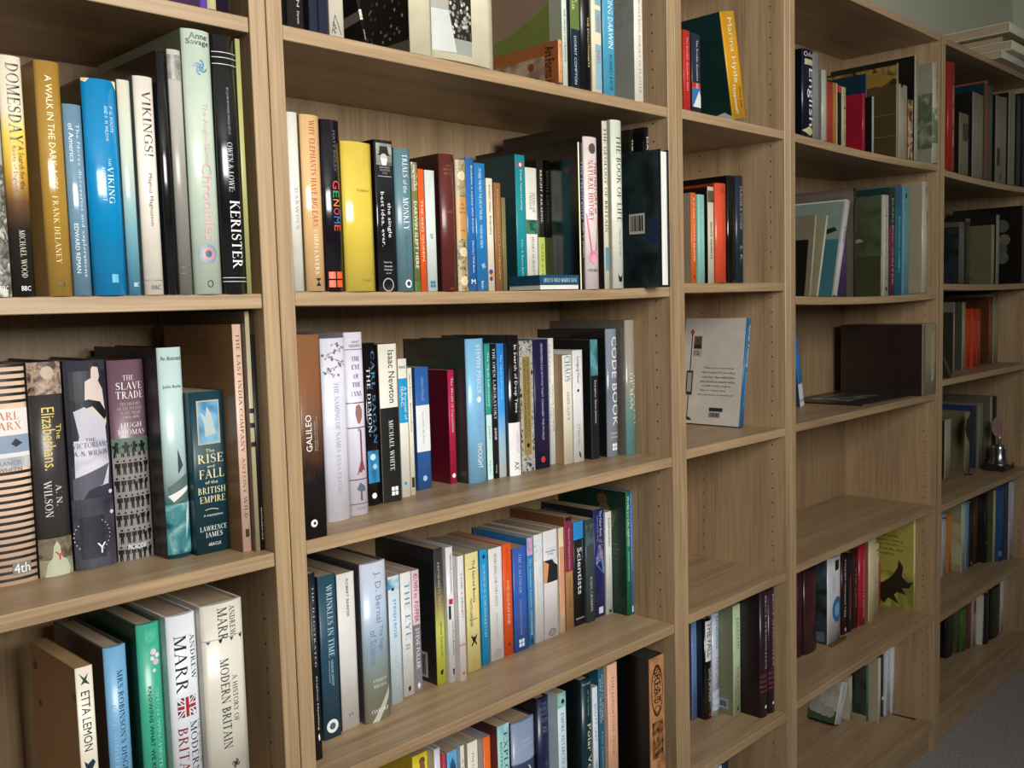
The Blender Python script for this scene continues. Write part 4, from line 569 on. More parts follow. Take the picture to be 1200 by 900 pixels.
  (0.3911, 0.0378, 0.1092, 0.147, 0.2242, 0.000, '#84BFE4', 'light blue hardback with dark green-grey cover, tenth from left, third row of middle bookcase', {'hb': 1, 'side': '#33423c', 'art': [('d', 0.55, 0.42, 0.13, '#F2F0EA')], 'tx': [('STEVEN PINKER', 'd', 0.04, 0.38, 0.45, 0.72, '#D6E6EE'), ('STUFF', 'd', 0.5, 0.66, 0.4, 0.65, '#7FA0E0'), ('THOUGHT', 'd', 0.72, 0.9, 0.4, 0.66, '#E6F2F8')], 'side_tx': [('STEVEN PINKER', 'h', 0.1, 0.14, 0.25, 0.8, '#6a3a30')]}),
  (0.4327, 0.0119, 0.1104, 0.140, 0.2144, 0.000, '#2F9C8C', 'teal-topped paperback with pale foot, eleventh from left, third row of middle bookcase', {'art': [('b', 0.52, 1, '#CDE8E6')], 'tx': [('The Open Laboratory', 'd', 0.06, 0.46, 0.3, 0.75, '#E6F4F0'), ('2007', 'd', 0.6, 0.7, 0.3, 0.7, '#2F9C8C'), ('Blogger Edition', 'd', 0.86, 0.97, 0.3, 0.6, '#4a6a68')]}),
  (0.4454, 0.0119, 0.1095, 0.140, 0.2136, 0.000, '#15171c', 'black paperback numbered 2008, twelfth from left, third row of middle bookcase', {'tx': [('THE OPEN LABORATORY', 'd', 0.03, 0.56, 0.3, 0.75, '#D6DAE0'), ('2008', 'd', 0.62, 0.71, 0.3, 0.7, '#D6DAE0'), ('blog', 'd', 0.9, 0.96, 0.3, 0.6, '#B9B9B9')]}),
  (0.4581, 0.0155, 0.1089, 0.140, 0.2140, 0.000, '#3C9AE0', 'blue paperback fading to white at the foot, thirteenth from left, third row of middle bookcase', {'grad': [(0, '#E8F2FA'), (0.2, '#BBDDF4'), (0.5, '#3C9AE0'), (1, '#2878C8')], 'tx': [('The Open Laboratory', 'd', 0.08, 0.42, 0.35, 0.7, '#BFE0F8')]}),
  (0.4746, 0.0264, 0.1031, 0.153, 0.2264, 0.000, '#16171a', 'black-topped hardback with white lower third, fourteenth from left, third row of middle bookcase', {'hb': 1, 'gl': 1, 'side': '#33373a', 'art': [('b', 0.62, 1, '#EDEDEA')], 'tx': [('In Search of Deep Time', 'd', 0.07, 0.55, 0.38, 0.72, '#EDEDEA'), ('HENRY GEE', 'd', 0.69, 0.84, 0.5, 0.72, '#D0A8B4'), ('AX', 'd', 0.9, 0.96, 0.3, 0.7, '#141416')]}),
  (0.5133, 0.0317, 0.1129, 0.143, 0.2156, 0.000, '#2c2a2c', 'black-and-white engraved spine with gold panel, fifteenth from left, third row of middle bookcase', {'side': '#6a655c', 'art': [('n', 0, 1, ['#0f0f12', '#b9b6b0', '#3a3a3e'], 40), ('b', 0.115, 0.88, '#BFAE7C', 0.14, 0.82), ('b', 0.12, 0.875, '#8d7c4a', 0.2, 0.76), ('d', 0.5, 0.8, 0.12, '#23201a')], 'tx': [('THE WORLD TREASURY OF PHYSICS,', 'd', 0.14, 0.74, 0.5, 0.66, '#3a3018'), ('ASTRONOMY and MATHEMATICS', 'd', 0.14, 0.74, 0.26, 0.42, '#3a3018')]}),
  (0.5459, 0.0345, 0.1115, 0.144, 0.2159, 0.000, '#1C1942', 'dark navy paperback with tiny white lettering, sixteenth from left, third row of middle bookcase', {'art': [('d', 0.5, 0.93, 0.15, '#C03A3A')], 'tx': [('SEVENTEEN EQUATIONS THAT CHANGED THE WORLD', 'd', 0.03, 0.78, 0.45, 0.62, '#B9BCD6')]}),
  (0.5973, 0.0123, 0.1242, 0.132, 0.2162, 0.000, '#DDE6DE', 'white hardback with pink and dark green lettering, seventeenth from left, third row of middle bookcase', {'hb': 0, 'art': [('d', 0.5, 0.925, 0.18, '#D9663a'), ('d', 0.5, 0.925, 0.1, '#F2F0EA')], 'tx': [('METAMAGICAL THEMAS', 'd', 0.05, 0.74, 0.05, 0.3, '#E0708a'), ('DOUGLAS R. HOFSTADTER', 'd', 0.37, 0.74, 0.5, 0.78, '#2f4a3c')]}),
  (0.6103, 0.0234, 0.1050, 0.130, 0.1868, 0.000, '#E3DDC8', 'cream paperback titled CHAOS in blue, eighteenth from left, third row of middle bookcase', {'grad': [(0, '#D9D2BC'), (1, '#E9E5D6')], 'side': '#B09068', 'tx': [('CHAOS', 'd', 0.01, 0.24, 0.2, 0.85, '#3F78A8'), ('JAMES GLEICK', 'd', 0.34, 0.6, 0.4, 0.66, '#6a6a62')]}),
  (0.6361, 0.0262, 0.1050, 0.130, 0.1938, 0.000, '#E6E6E4', 'white paperback with tiny black figures, nineteenth from left, third row of middle bookcase', {'art': [('d', 0.5, 0.36, 0.1, '#141416'), ('p', [(0.45, 0.9), (0.6, 0.92), (0.7, 0.97), (0.5, 0.95)], '#141416')], 'tx': [('Longing Fever', 'd', 0.06, 0.3, 0.35, 0.65, '#55555a'), ('STEPHEN', 'd', 0.66, 0.86, 0.35, 0.6, '#9a9aa0')]}),
  (0.6785, 0.0195, 0.1000, 0.150, 0.2103, 0.000, '#3a7a84', 'teal picture spine with black label, twentieth from left, third row of middle bookcase', {'side': '#161718', 'art': [('n', 0, 0.5, ['#2c5f68', '#5fa0a8', '#1c3f48'], 8), ('b', 0.3, 0.86, '#141517'), ('b', 0.5, 1, '#17191a')], 'tx': [('Emergence', 'd', 0.34, 0.48, 0.35, 0.7, '#C9C9C9'), ('Steven Johnson', 'd', 0.5, 0.7, 0.35, 0.7, '#C9C9C9')]}),
  (0.7148, 0.0306, 0.0950, 0.161, 0.2273, 0.000, '#8C95A5', 'silver and black hardback with bold white title, twenty-first from left, third row of middle bookcase', {'hb': 1, 'gl': 1, 'grad': [(0, '#9aa4b4'), (0.5, '#6a727f'), (1, '#8C95A5')], 'side': '#1c1c1f', 'art': [('win', 0.5, 0.925, 0.2, '#F2F0EA')], 'tx': [('CODE BOOK', 'd', 0.06, 0.76, 0.35, 0.85, '#F2F0EA'), ('SIMON', 'h', 0.81, 0.825, 0.2, 0.85, '#D0D4DA'), ('SINGH', 'h', 0.84, 0.855, 0.2, 0.85, '#D0D4DA')]}),
  (0.7506, 0.0274, 0.0800, 0.176, 0.2417, 0.000, '#9C958A', 'grey hardback fading to teal at the foot, rightmost, third row of middle bookcase', {'hb': 1, 'gl': 1, 'grad': [(0, '#5f9a9c'), (0.25, '#62938f'), (0.5, '#8a8a80'), (1, '#A09888')], 'side': '#6a655c', 'tx': [('RICHARD LEAKEY', 'd', 0.04, 0.36, 0.6, 0.85, '#B9867c'), ('THE ASCENT', 'd', 0.4, 0.78, 0.62, 0.88, '#C9C4B8'), ('OF MAN', 'd', 0.39, 0.66, 0.28, 0.56, '#D9D6CC')]}),
 ]),
 ('B', 4, -0.578, 'books on the fourth row of the middle bookcase', [
  (0.0542, 0.0093, 0.0498, 0.170, 0.2445, 0.000, '#16161a', 'black spine with spaced white capitals, leftmost, fourth row of middle bookcase', {'art': [('p', [(0.4, 0.87), (0.6, 0.86), (0.7, 0.89), (0.5, 0.9)], '#F2F0EA')], 'tx': [('THE ILLUSTRATED', 'd', 0.07, 0.5, 0.4, 0.65, '#B9BCC4'), ('Stephen Hawking', 'd', 0.55, 0.84, 0.4, 0.68, '#D6D8DE')]}),
  (0.0930, 0.0275, 0.0887, 0.167, 0.2240, 0.000, '#234A5E', 'dark teal-blue hardback with white oval emblem, second from left, fourth row of middle bookcase', {'hb': 0, 'side': '#1c3644', 'art': [('d', 0.5, 0.925, 0.34, '#E6ECEE'), ('flower', 0.5, 0.925, 0.2, '#234A5E')], 'tx': [('WRINKLES IN TIME', 'd', 0.06, 0.5, 0.45, 0.78, '#BCD6E0'), ('GEORGE SMOOT', 'd', 0.52, 0.68, 0.56, 0.68, '#BCD6E0'), ('and Keay Davidson', 'd', 0.52, 0.66, 0.4, 0.5, '#BCD6E0')]}),
  (0.1268, 0.0286, 0.0942, 0.150, 0.2187, 0.000, '#E2E0DC', 'plain white paperback with small black capitals, third from left, fourth row of middle bookcase', {'side': '#5a5a5a', 'art': [('d', 0.5, 0.945, 0.14, '#9a9a9a')], 'tx': [('ROBERT BARKER', 'd', 0.04, 0.28, 0.5, 0.64, '#2a2a2a'), ('II', 'h', 0.9, 0.915, 0.4, 0.62, '#55555a')]}),
  (0.1613, 0.0440, 0.0884, 0.168, 0.2258, 0.000, '#B8C8DC', 'thick pale blue hardback fading to green-grey, fourth from left, fourth row of middle bookcase', {'hb': 1, 'grad': [(0, '#9a9c8c'), (0.2, '#8f9684'), (0.45, '#8FA3B0'), (0.7, '#B8C8DC'), (1, '#C9D0E0')], 'side': '#5f5b62', 'art': [('p', [(0.2, 1), (0.95, 0.8), (0.95, 0.86), (0.45, 1)], '#B9BCA8')], 'tx': [('J. D. Bernal', 'd', 0.06, 0.38, 0.42, 0.72, '#8093B8'), ('The Sage', 'd', 0.4, 0.56, 0.55, 0.76, '#7088B0'), ('of Science', 'd', 0.42, 0.64, 0.24, 0.46, '#7088B0'), ('ANDREW', 'h', 0.73, 0.75, 0.25, 0.85, '#D9DCD0'), ('BROWN', 'h', 0.765, 0.785, 0.3, 0.8, '#D9DCD0'), ('OXFORD', 'h', 0.92, 0.945, 0.2, 0.85, '#F2F0EA')]}),
  (0.2256, 0.0209, 0.1100, 0.130, 0.1902, 0.000, '#CFE0EA', 'white and pale-blue paperback, blue tree above, fifth from left, fourth row of middle bookcase', {'art': [('n', 0.02, 0.1, ['#3a8fb8', '#cfe6f0'], 14), ('d', 0.4, 0.1, 0.12, '#1c3f4a')], 'tx': [('STEVEN ROSE', 'd', 0.18, 0.48, 0.38, 0.62, '#4a90c0'), ('LIFELINES', 'd', 0.56, 0.86, 0.4, 0.6, '#BBD0E0')]}),
  (0.2560, 0.0203, 0.1196, 0.130, 0.1869, 0.000, '#E9EDF0', 'white paperback titled THE EYE downward, sixth from left, fourth row of middle bookcase', {'art': [('p', [(0.4, 0.93), (0.6, 0.92), (0.65, 0.95), (0.45, 0.97)], '#141416')], 'tx': [('THE EYE', 'd', 0.08, 0.54, 0.35, 0.8, '#6f9cb4'), ('SIMON', 'h', 0.58, 0.595, 0.3, 0.7, '#5a5a62'), ('INGS', 'h', 0.605, 0.62, 0.3, 0.7, '#5a5a62'), ('A NATURAL HISTORY', 'd', 0.66, 0.86, 0.3, 0.5, '#C4C8CE')]}),
  (0.2814, 0.0145, 0.1247, 0.130, 0.1845, 0.000, '#DFC4CE', 'pink-topped grey paperback with maroon capitals, seventh from left, fourth row of middle bookcase', {'art': [('b', 0.45, 1, '#7A7880'), ('p', [(0.5, 0.93), (0.3, 0.96), (0.5, 0.99), (0.7, 0.96)], '#F2F0EA')], 'tx': [('KUHN vs. POPPER', 'd', 0.03, 0.43, 0.25, 0.8, '#8a2438'), ('STEVE FULLER', 'd', 0.48, 0.82, 0.28, 0.75, '#EDEDED')]}),
  (0.3183, 0.0175, 0.1154, 0.141, 0.2117, 0.000, '#C7CF4A', 'black-to-lime hardback with barcode on cover, eighth from left, fourth row of middle bookcase', {'hb': 0, 'grad': [(0, '#C9D24a'), (0.4, '#D0D46a'), (0.6, '#8a7a4a'), (0.75, '#3c3a38'), (1, '#2f3033')], 'side': '#23252a', 'art': [('p', [(0.35, 0.9), (0.7, 0.89), (0.6, 0.93), (0.4, 0.93)], '#141416')], 'tx': [('A ROUGH RIDE TO THE FUTURE', 'd', 0.1, 0.5, 0.35, 0.6, '#C9C9B0'), ('James Lovelock', 'd', 0.54, 0.8, 0.4, 0.72, '#5a6420')], 'side_art': [('b', 0.78, 0.97, '#C9C9C4', 0.55, 0.85)], 'side_bar': (0.58, 0.82, 0.8, 0.95)}),
  (0.3367, 0.0146, 0.1093, 0.147, 0.2112, 0.000, '#E4E3E6', 'white hardback with black and red marks, ninth from left, fourth row of middle bookcase', {'hb': 1, 'art': [('b', 0.38, 0.42, '#C0303a', 0.2, 0.7), ('b', 0.43, 0.53, '#1a1a20', 0.15, 0.4), ('p', [(0.4, 0.9), (0.65, 0.9), (0.6, 0.95), (0.45, 0.94)], '#141416')], 'tx': [('GEORGE JOHNSON', 'd', 0.05, 0.33, 0.4, 0.65, '#2a2a30'), ('and Most Beautiful', 'd', 0.55, 0.8, 0.5, 0.72, '#2a2a30')]}),
  (0.3520, 0.0128, 0.1000, 0.130, 0.1958, 0.000, '#E9E6E4', 'narrow white paperback with grey capitals, tenth from left, fourth row of middle bookcase', {'art': [('d', 0.5, 0.94, 0.2, '#C06030'), ('b', 0.7, 0.72, '#C09aa0')], 'tx': [('DANIEL C. DENNETT', 'd', 0.14, 0.5, 0.4, 0.7, '#6a6a72')]}),
  (0.3832, 0.0280, 0.1164, 0.130, 0.1901, 0.000, '#EBDD98', 'yellow paperback with black beetle on spine, eleventh from left, fourth row of middle bookcase', {'art': [('d', 0.5, 0.73, 0.14, '#222018'), ('p', [(0.3, 0.69), (0.7, 0.77), (0.68, 0.79), (0.28, 0.71)], '#222018'), ('p', [(0.7, 0.69), (0.3, 0.77), (0.32, 0.79), (0.72, 0.71)], '#222018'), ('b', 0.56, 0.565, '#4a4430', 0.2, 0.8), ('b', 0.13, 0.135, '#4a4430', 0.2, 0.8), ('d', 0.5, 0.92, 0.15, '#B09a50')], 'tx': [('The Sacred Beetle', 'd', 0.06, 0.42, 0.5, 0.7, '#3a3420'), ('MARTIN GARDNER', 'd', 0.38, 0.62, 0.25, 0.42, '#5a5030')]}),
  (0.4187, 0.0162, 0.1206, 0.130, 0.1884, 0.000, '#1E9AD6', 'sky-blue paperback with darker blue bird, twelfth from left, fourth row of middle bookcase', {'art': [('d', 0.5, 0.06, 0.2, '#123a58')], 'tx': [("IN SEARCH OF SCHRODINGER'S CAT", 'd', 0.13, 0.76, 0.35, 0.65, '#BFE6F8')]}),
  (0.4401, 0.0296, 0.1226, 0.130, 0.1851, 0.000, '#ECEAEA', 'white paperback with thin grey capitals, thirteenth from left, fourth row of middle bookcase', {'side': '#c9c4bc', 'art': [('rring', 0.94, '#8a8a90')], 'tx': [('SEARCHING FOR CERTAINTY', 'd', 0.05, 0.52, 0.38, 0.58, '#5a5a60'), ('JOHN L. CASTI', 'd', 0.58, 0.82, 0.38, 0.56, '#A0A0A6')]}),
  (0.4705, 0.0197, 0.1210, 0.130, 0.1873, 0.000, '#E85A22', 'bright orange paperback beside a white one, fourteenth from left, fourth row of middle bookcase', {'art': [('d', 0.5, 0.9, 0.15, '#7a2a10')], 'tx': [('IAN STEWART', 'd', 0.04, 0.25, 0.35, 0.6, '#B8401a'), ('DOES GOD PLAY DICE?', 'd', 0.33, 0.72, 0.35, 0.65, '#FBD8C0')]}),
  (0.4920, 0.0317, 0.1194, 0.130, 0.1756, 0.000, '#3A62B8', 'thick royal-blue paperback with window logo, fifteenth from left, fourth row of middle bookcase', {'art': [('win', 0.5, 0.92, 0.2, '#CFE0F8')], 'tx': [('THE CALENDAR', 'd', 0.06, 0.44, 0.4, 0.6, '#A9C0EC'), ('DAVID EWING DUNCAN', 'd', 0.5, 0.84, 0.42, 0.56, '#8AA4DC')]}),
  (0.5302, 0.0135, 0.1233, 0.130, 0.1858, 0.000, '#2E86C8', 'narrow blue paperback with lilac top, sixteenth from left, fourth row of middle bookcase', {'art': [('n', 0, 0.16, ['#B08cc0', '#d4b4d8', '#8a6aa8'], 14), ('p', [(0.4, 0.93), (0.7, 0.94), (0.6, 0.98), (0.4, 0.98)], '#0f2a4a')], 'tx': [('The Victorian Internet', 'd', 0.19, 0.64, 0.35, 0.68, '#D0E8F8'), ('TOM STANDAGE', 'd', 0.66, 0.9, 0.35, 0.62, '#D0E8F8')]}),
  (0.5488, 0.0212, 0.1249, 0.130, 0.1868, 0.000, '#E6EAEC', 'white paperback with pale blue patterned top, seventeenth from left, fourth row of middle bookcase', {'art': [('n', 0.02, 0.24, ['#cfe0e4', '#e6ecec', '#9fbcc4'], 20)], 'tx': [('WHAT MAD PURSUIT', 'd', 0.3, 0.7, 0.55, 0.75, '#C4C0C4'), ('UNDERSTAND THE UNIVERSE', 'd', 0.36, 0.9, 0.25, 0.42, '#CFC4C8')]}),
  (0.5722, 0.0352, 0.1247, 0.130, 0.1882, 0.000, '#E9E6EC', 'thick white paperback with orange and black block, eighteenth from left, fourth row of middle bookcase', {'art': [('b', 0.27, 0.48, '#2a2a2c', 0.0, 1), ('p', [(0, 0.27), (0.35, 0.31), (0.2, 0.48), (0, 0.48)], '#E8A070'), ('p', [(0.6, 0.27), (1, 0.27), (1, 0.34), (0.75, 0.31)], '#E9E6EC'), ('rring', 0.95, '#5a5a60')], 'tx': [('DANIEL J. FLATH', 'h', 0.16, 0.17, 0.15, 0.85, '#B9B9C4'), ('MEASURING', 'h', 0.185, 0.2, 0.15, 0.85, '#4a70b8'), ('IT ALL', 'h', 0.21, 0.225, 0.3, 0.7, '#4a70b8')]}),
  (0.6139, 0.0134, 0.1266, 0.129, 0.1865, 0.000, '#EED6B4', 'narrow peach spine with salmon panel, nineteenth from left, fourth row of middle bookcase', {'art': [('b', 0.18, 0.84, '#E2A183', 0.1, 0.9)]}),
  (0.6281, 0.0190, 0.1242, 0.132, 0.2031, 0.000, '#B88A5C', 'maroon-topped tan spine, long brown cover, twentieth from left, fourth row of middle bookcase', {'side': '#7d5230', 'art': [('b', 0, 0.48, '#8E2F4C'), ('b', 0.0, 0.035, '#1f1f22', 0.1, 0.9)], 'tx': [('Women Of Genius In Science', 'd', 0.1, 0.46, 0.4, 0.66, '#E6C4CC'), ('MARGOT SMITH BELL', 'd', 0.55, 0.8, 0.42, 0.6, '#7d5c38')]}),
  (0.6552, 0.0270, 0.1289, 0.127, 0.1883, 0.000, '#17181c', 'black paperback with blue top, large white title, twenty-first from left, fourth row of middle bookcase', {'side': '#7a7a74', 'art': [('b', 0, 0.17, '#2F8FD6')], 'tx': [('Scientists', 'd', 0.25, 0.7, 0.35, 0.8, '#F0F0F0'), ('Introduction to', 'd', 0.19, 0.36, 0.84, 0.95, '#A0C4E0'), ('simon books', 'h', 0.92, 0.94, 0.1, 0.9, '#C9D0D8')]}),
  (0.6830, 0.0237, 0.1242, 0.132, 0.1885, 0.000, '#3C474C', 'charcoal-teal paperback with spaced grey title, twenty-second from left, fourth row of middle bookcase', {'art': [('n', 0.05, 0.25, ['#35474c', '#4f6a70', '#28363a'], 12)], 'tx': [('JOHN GRIBBIN', 'd', 0.56, 0.9, 0.42, 0.7, '#B9C0C2')]}),
  (0.7130, 0.0302, 0.1300, 0.126, 0.2008, 0.000, '#242B66', 'navy hardback with white network drawing, twenty-third from left, fourth row of middle bookcase', {'hb': 0, 'side': '#1d1d24', 'art': [('net', 0.33, 0.72, '#A9B8E6'), ('b', 0.91, 0.97, '#D0D4E0', 0.35, 0.75)], 'tx': [('The Faber Book', 'd', 0.02, 0.26, 0.55, 0.75, '#DDE0F0'), ('of Science', 'd', 0.28, 0.46, 0.5, 0.8, '#D08a9a'), ('edited by John Carey', 'd', 0.06, 0.3, 0.3, 0.42, '#B9C0E0')], 'side_tx': [('IMPOSSIBLE WORLDS', 'h', 0.05, 0.08, 0.05, 0.5, '#8a8a90')]}),
  (0.7439, 0.0173, 0.1270, 0.129, 0.1916, 0.000, '#E3E6DE', 'narrow white spine with bird mark at foot, twenty-fourth from left, fourth row of middle bookcase', {'art': [('p', [(0.3, 0.95), (0.6, 0.97), (0.85, 0.93), (0.7, 0.99), (0.4, 0.99)], '#141416')], 'tx': [('EUREKAAARGH!', 'd', 0.06, 0.34, 0.4, 0.68, '#2a2a2a'), ('ADAM HART-DAVIS', 'd', 0.42, 0.66, 0.42, 0.6, '#B9B9B4')]}),
  (0.7620, 0.0102, 0.0929, 0.163, 0.2301, 0.000, '#1E7A4A', 'narrow green spine with dark green cover, twenty-fifth from left, fourth row of middle bookcase', {'side': '#123326', 'tx': [('MORE LOCAL HEROES', 'd', 0.04, 0.44, 0.25, 0.8, '#E6F2EA'), ('ADAM HART-DAVIS', 'd', 0.48, 0.72, 0.3, 0.65, '#B9D9C4')], 'side_art': [('d', 0.66, 0.08, 0.012, '#6a4a34'), ('p', [(0.6, 0.14), (0.72, 0.1), (0.85, 0.22), (0.8, 0.32), (0.7, 0.2)], '#5a5a3c')], 'side_tx': [('heroes who changed', 'h', 0.42, 0.44, 0.5, 0.9, '#5a7a68'), ('the world with small', 'h', 0.46, 0.48, 0.5, 0.9, '#5a7a68'), ('ideas from nearby', 'h', 0.5, 0.52, 0.5, 0.9, '#5a7a68'), ('people and places', 'h', 0.54, 0.56, 0.5, 0.9, '#5a7a68')]}),
  (0.7730, 0.0050, 0.0918, 0.164, 0.2311, 0.000, '#2F7AC0', 'narrow blue spine beside the end panel, rightmost, fourth row of middle bookcase', {'art': [('b', 0.93, 0.98, '#F2F0EA', 0.2, 0.8)], 'tx': [('THE LOCAL BOOK OF HEROES INVENTIONS', 'd', 0.03, 0.64, 0.3, 0.65, '#D0C4E0')]}),
 ]),
 ('B', 5, -0.875, 'books on the fifth row of the middle bookcase', [
  (0.2679, 0.0297, 0.1216, 0.134, 0.2000, 0.000, '#E8D22A', 'yellow spine with a bald man’s head, leftmost, fifth row of middle bookcase', {'art': [('d', 0.62, 0.06, 0.2, '#7a5238'), ('p', [(0.4, 0.14), (0.5, 0.06), (0.75, 0.07), (0.85, 0.16), (0.8, 0.2), (0.4, 0.2)], '#8a6044')]}),
  (0.2985, 0.0123, 0.1074, 0.130, 0.2050, 0.000, '#DCDCEC', 'plain lilac-white spine, second from left, fifth row of middle bookcase', {'hb': 1}),
  (0.3116, 0.0056, 0.1023, 0.120, 0.1950, 0.000, '#C92C48', 'narrow red spine behind the sailing-ship one, third from left, fifth row of middle bookcase', {}),
  (0.3180, 0.0206, 0.1000, 0.130, 0.1950, 0.000, '#5FA8D6', 'light blue spine with a dark sailing ship, fourth from left, fifth row of middle bookcase', {'art': [('p', [(0.2, 0.14), (0.5, 0.05), (0.8, 0.12), (0.85, 0.17), (0.3, 0.19)], '#2f4f7a'), ('d', 0.4, 0.1, 0.15, '#3a6a98')]}),
  (0.3394, 0.0079, 0.0931, 0.130, 0.2000, 0.000, '#E3E0D0', 'narrow cream spine left of the wider cream, fifth from left, fifth row of middle bookcase', {'tx': [('A SHORT STORY', 'd', 0.1, 0.6, 0.3, 0.7, '#8a867a')]}),
  (0.3525, 0.0214, 0.0911, 0.130, 0.2000, 0.000, '#E9E4D2', 'plain cream paperback with small black lettering, sixth from left, fifth row of middle bookcase', {'tx': [('The Life of Animals', 'd', 0.08, 0.5, 0.42, 0.58, '#3a362c')]}),
  (0.3747, 0.0148, 0.0786, 0.130, 0.2050, 0.000, '#EE6A1E', 'vivid orange spine, seventh from left, fifth row of middle bookcase', {'side': '#b9b4ae', 'top': '#8a8088'}),
  (0.3903, 0.0252, 0.0627, 0.130, 0.2220, 0.000, '#9FD2CE', 'pale teal spine with dark green capitals, eighth from left, fifth row of middle bookcase', {'side': '#4a2424', 'art': [('n', 0, 0.06, ['#7fc0c8', '#b9e0dc'], 20)], 'tx': [('EXPLORERS', 'd', 0.06, 0.6, 0.5, 0.85, '#1c4a4a'), ('EDITED BY ROBIN', 'd', 0.12, 0.6, 0.2, 0.36, '#2f6a68')]}),
  (0.4291, 0.0530, 0.0723, 0.150, 0.2100, 0.000, '#8C9CB8', 'thick grey-blue hardback with curled jacket, ninth from left, fifth row of middle bookcase', {'hb': 1, 'grad': [(0, '#39435c'), (0.67, '#39435c'), (0.68, '#8C9CB8'), (1, '#8293b0')], 'side': '#2b2b33', 'art': [('p', [(0.6, 0.36), (0.7, 0.37), (0.85, 0.46), (0.7, 0.4)], '#D0D6E0')], 'tx': [('ERNEST', 'h', 0.15, 0.165, 0.35, 0.75, '#D0D8E6'), ('SHACKLETON', 'h', 0.19, 0.205, 0.3, 0.8, '#D0D8E6')]}),
  (0.4830, 0.0279, 0.0661, 0.160, 0.2350, 0.000, '#1C2444', 'dark navy pictorial hardback with uneven capitals, tenth from left, fifth row of middle bookcase', {'hb': 1, 'side': '#0d0f18', 'art': [('d', 0.6, 0.47, 0.14, '#3f4258')], 'tx': [('THE', 'h', 0.03, 0.05, 0.3, 0.7, '#6f7690'), ('WORST', 'h', 0.06, 0.09, 0.15, 0.85, '#6f7690'), ('JOURNEY', 'h', 0.1, 0.13, 0.15, 0.85, '#6f7690'), ('OCEAN', 'h', 0.14, 0.17, 0.2, 0.8, '#6f7690'), ('Diana', 'h', 0.2, 0.22, 0.35, 0.7, '#8a90a8'), ('Preston', 'h', 0.225, 0.245, 0.35, 0.75, '#8a90a8')]}),
  (0.5117, 0.0200, 0.0456, 0.140, 0.2400, 0.000, '#CFE4EE', 'white-blue spine with penguin picture above, eleventh from left, fifth row of middle bookcase', {'art': [('n', 0, 0.1, ['#4a9a8a', '#9fd0c8'], 12), ('d', 0.6, 0.06, 0.2, '#1c2a30')], 'tx': [('EMPIRE ANTARCTICA', 'd', 0.14, 0.54, 0.35, 0.7, '#2a6aa0'), ('GAVIN FRANCIS', 'd', 0.6, 0.9, 0.35, 0.65, '#4a8ab8')]}),
  (0.5507, 0.0260, 0.0292, 0.190, 0.2550, 0.000, '#10303A', 'dark green-black hardback with gold title, twelfth from left, fifth row of middle bookcase', {'hb': 1, 'side': '#0d1a1c', 'tx': [('R.V. FUCHS', 'h', 0.02, 0.035, 0.1, 0.9, '#C9D0D4'), ('OF THE TRANS', 'd', 0.07, 0.24, 0.45, 0.6, '#8aa4ac'), ('Polar Voyages', 'd', 0.3, 0.8, 0.3, 0.78, '#E0DCB0')]}),
  (0.5785, 0.0133, 0.0278, 0.130, 0.2350, 0.000, '#D3DEF0', 'narrow white-blue spine, thirteenth from left, fifth row of middle bookcase', {'tx': [('SCOTT LAST', 'd', 0.12, 0.4, 0.3, 0.7, '#7a8fc0'), ('VINTAGE HARRIS', 'd', 0.55, 0.8, 0.3, 0.7, '#3a4a80')]}),
  (0.5963, 0.0139, 0.0291, 0.190, 0.2600, 0.000, '#1B5F78', 'dark turquoise spine with white capitals, fourteenth from left, fifth row of middle bookcase', {'tx': [('DOUGLAS ADAMS', 'd', 0.04, 0.34, 0.55, 0.8, '#D6E6EC'), ('MARK CARWARDINE', 'd', 0.06, 0.36, 0.2, 0.42, '#D6E6EC'), ('LAST CHANCE TO SEE', 'd', 0.42, 0.8, 0.4, 0.65, '#A9CCD8')]}),
  (0.6110, 0.0261, 0.0217, 0.190, 0.2650, 0.000, '#E3B193', 'peach spine with faint lettering, fifteenth from left, fifth row of middle bookcase', {'tx': [('THE LONGITUDE PRIZE', 'd', 0.08, 0.6, 0.4, 0.65, '#B07a5c')]}),
  (0.6671, 0.0417, -0.0237, 0.210, 0.2700, 0.000, '#A87444', 'copper-brown spine, great black cover at left, rightmost, fifth row of middle bookcase', {'hb': 0, 'side': '#08080a', 'top': '#141210', 'art': [('n', 0, 1, ['#A87444', '#b9855a', '#8a5c34'], 10), ('rring2', 0.07, '#4a2c18'), ('n', 0.42, 0.66, ['#1c120c', '#A87444'], 30, 0.15, 0.9)], 'tx': [('GREAT', 'd', 0.06, 0.3, 0.3, 0.75, '#3a2214')]}),
 ]),
 ('C', 1, 0.329, 'books on the first row of the narrow bookcase', [
  (0.8305, 0.0205, 0.0030, 0.130, 0.1358, 0.000, '#C8372E', 'red spine with white lettering, leftmost, first row of narrow bookcase', {'tx': [('The Double Question 2021', 'd', 0.08, 0.75, 0.4, 0.65, '#F4DAD4')], 'kk': 0.78}),
  (0.8557, 0.0270, 0.0030, 0.130, 0.1351, 0.000, '#2A3446', 'navy spine with red and blue foot, second from left, first row of narrow bookcase', {'side': '#1a1a22', 'art': [('b', 0.63, 0.7, '#C8372E'), ('b', 0.7, 0.94, '#3F7AB0'), ('p', [(0.1, 0.94), (0.8, 0.72), (1, 0.8), (1, 0.94)], '#F2F0EA')], 'tx': [('The Double Question', 'd', 0.08, 0.6, 0.45, 0.7, '#E6E6EC'), ('2022', 'd', 0.63, 0.7, 0.45, 0.7, '#F2F0EA')], 'kk': 0.78}),
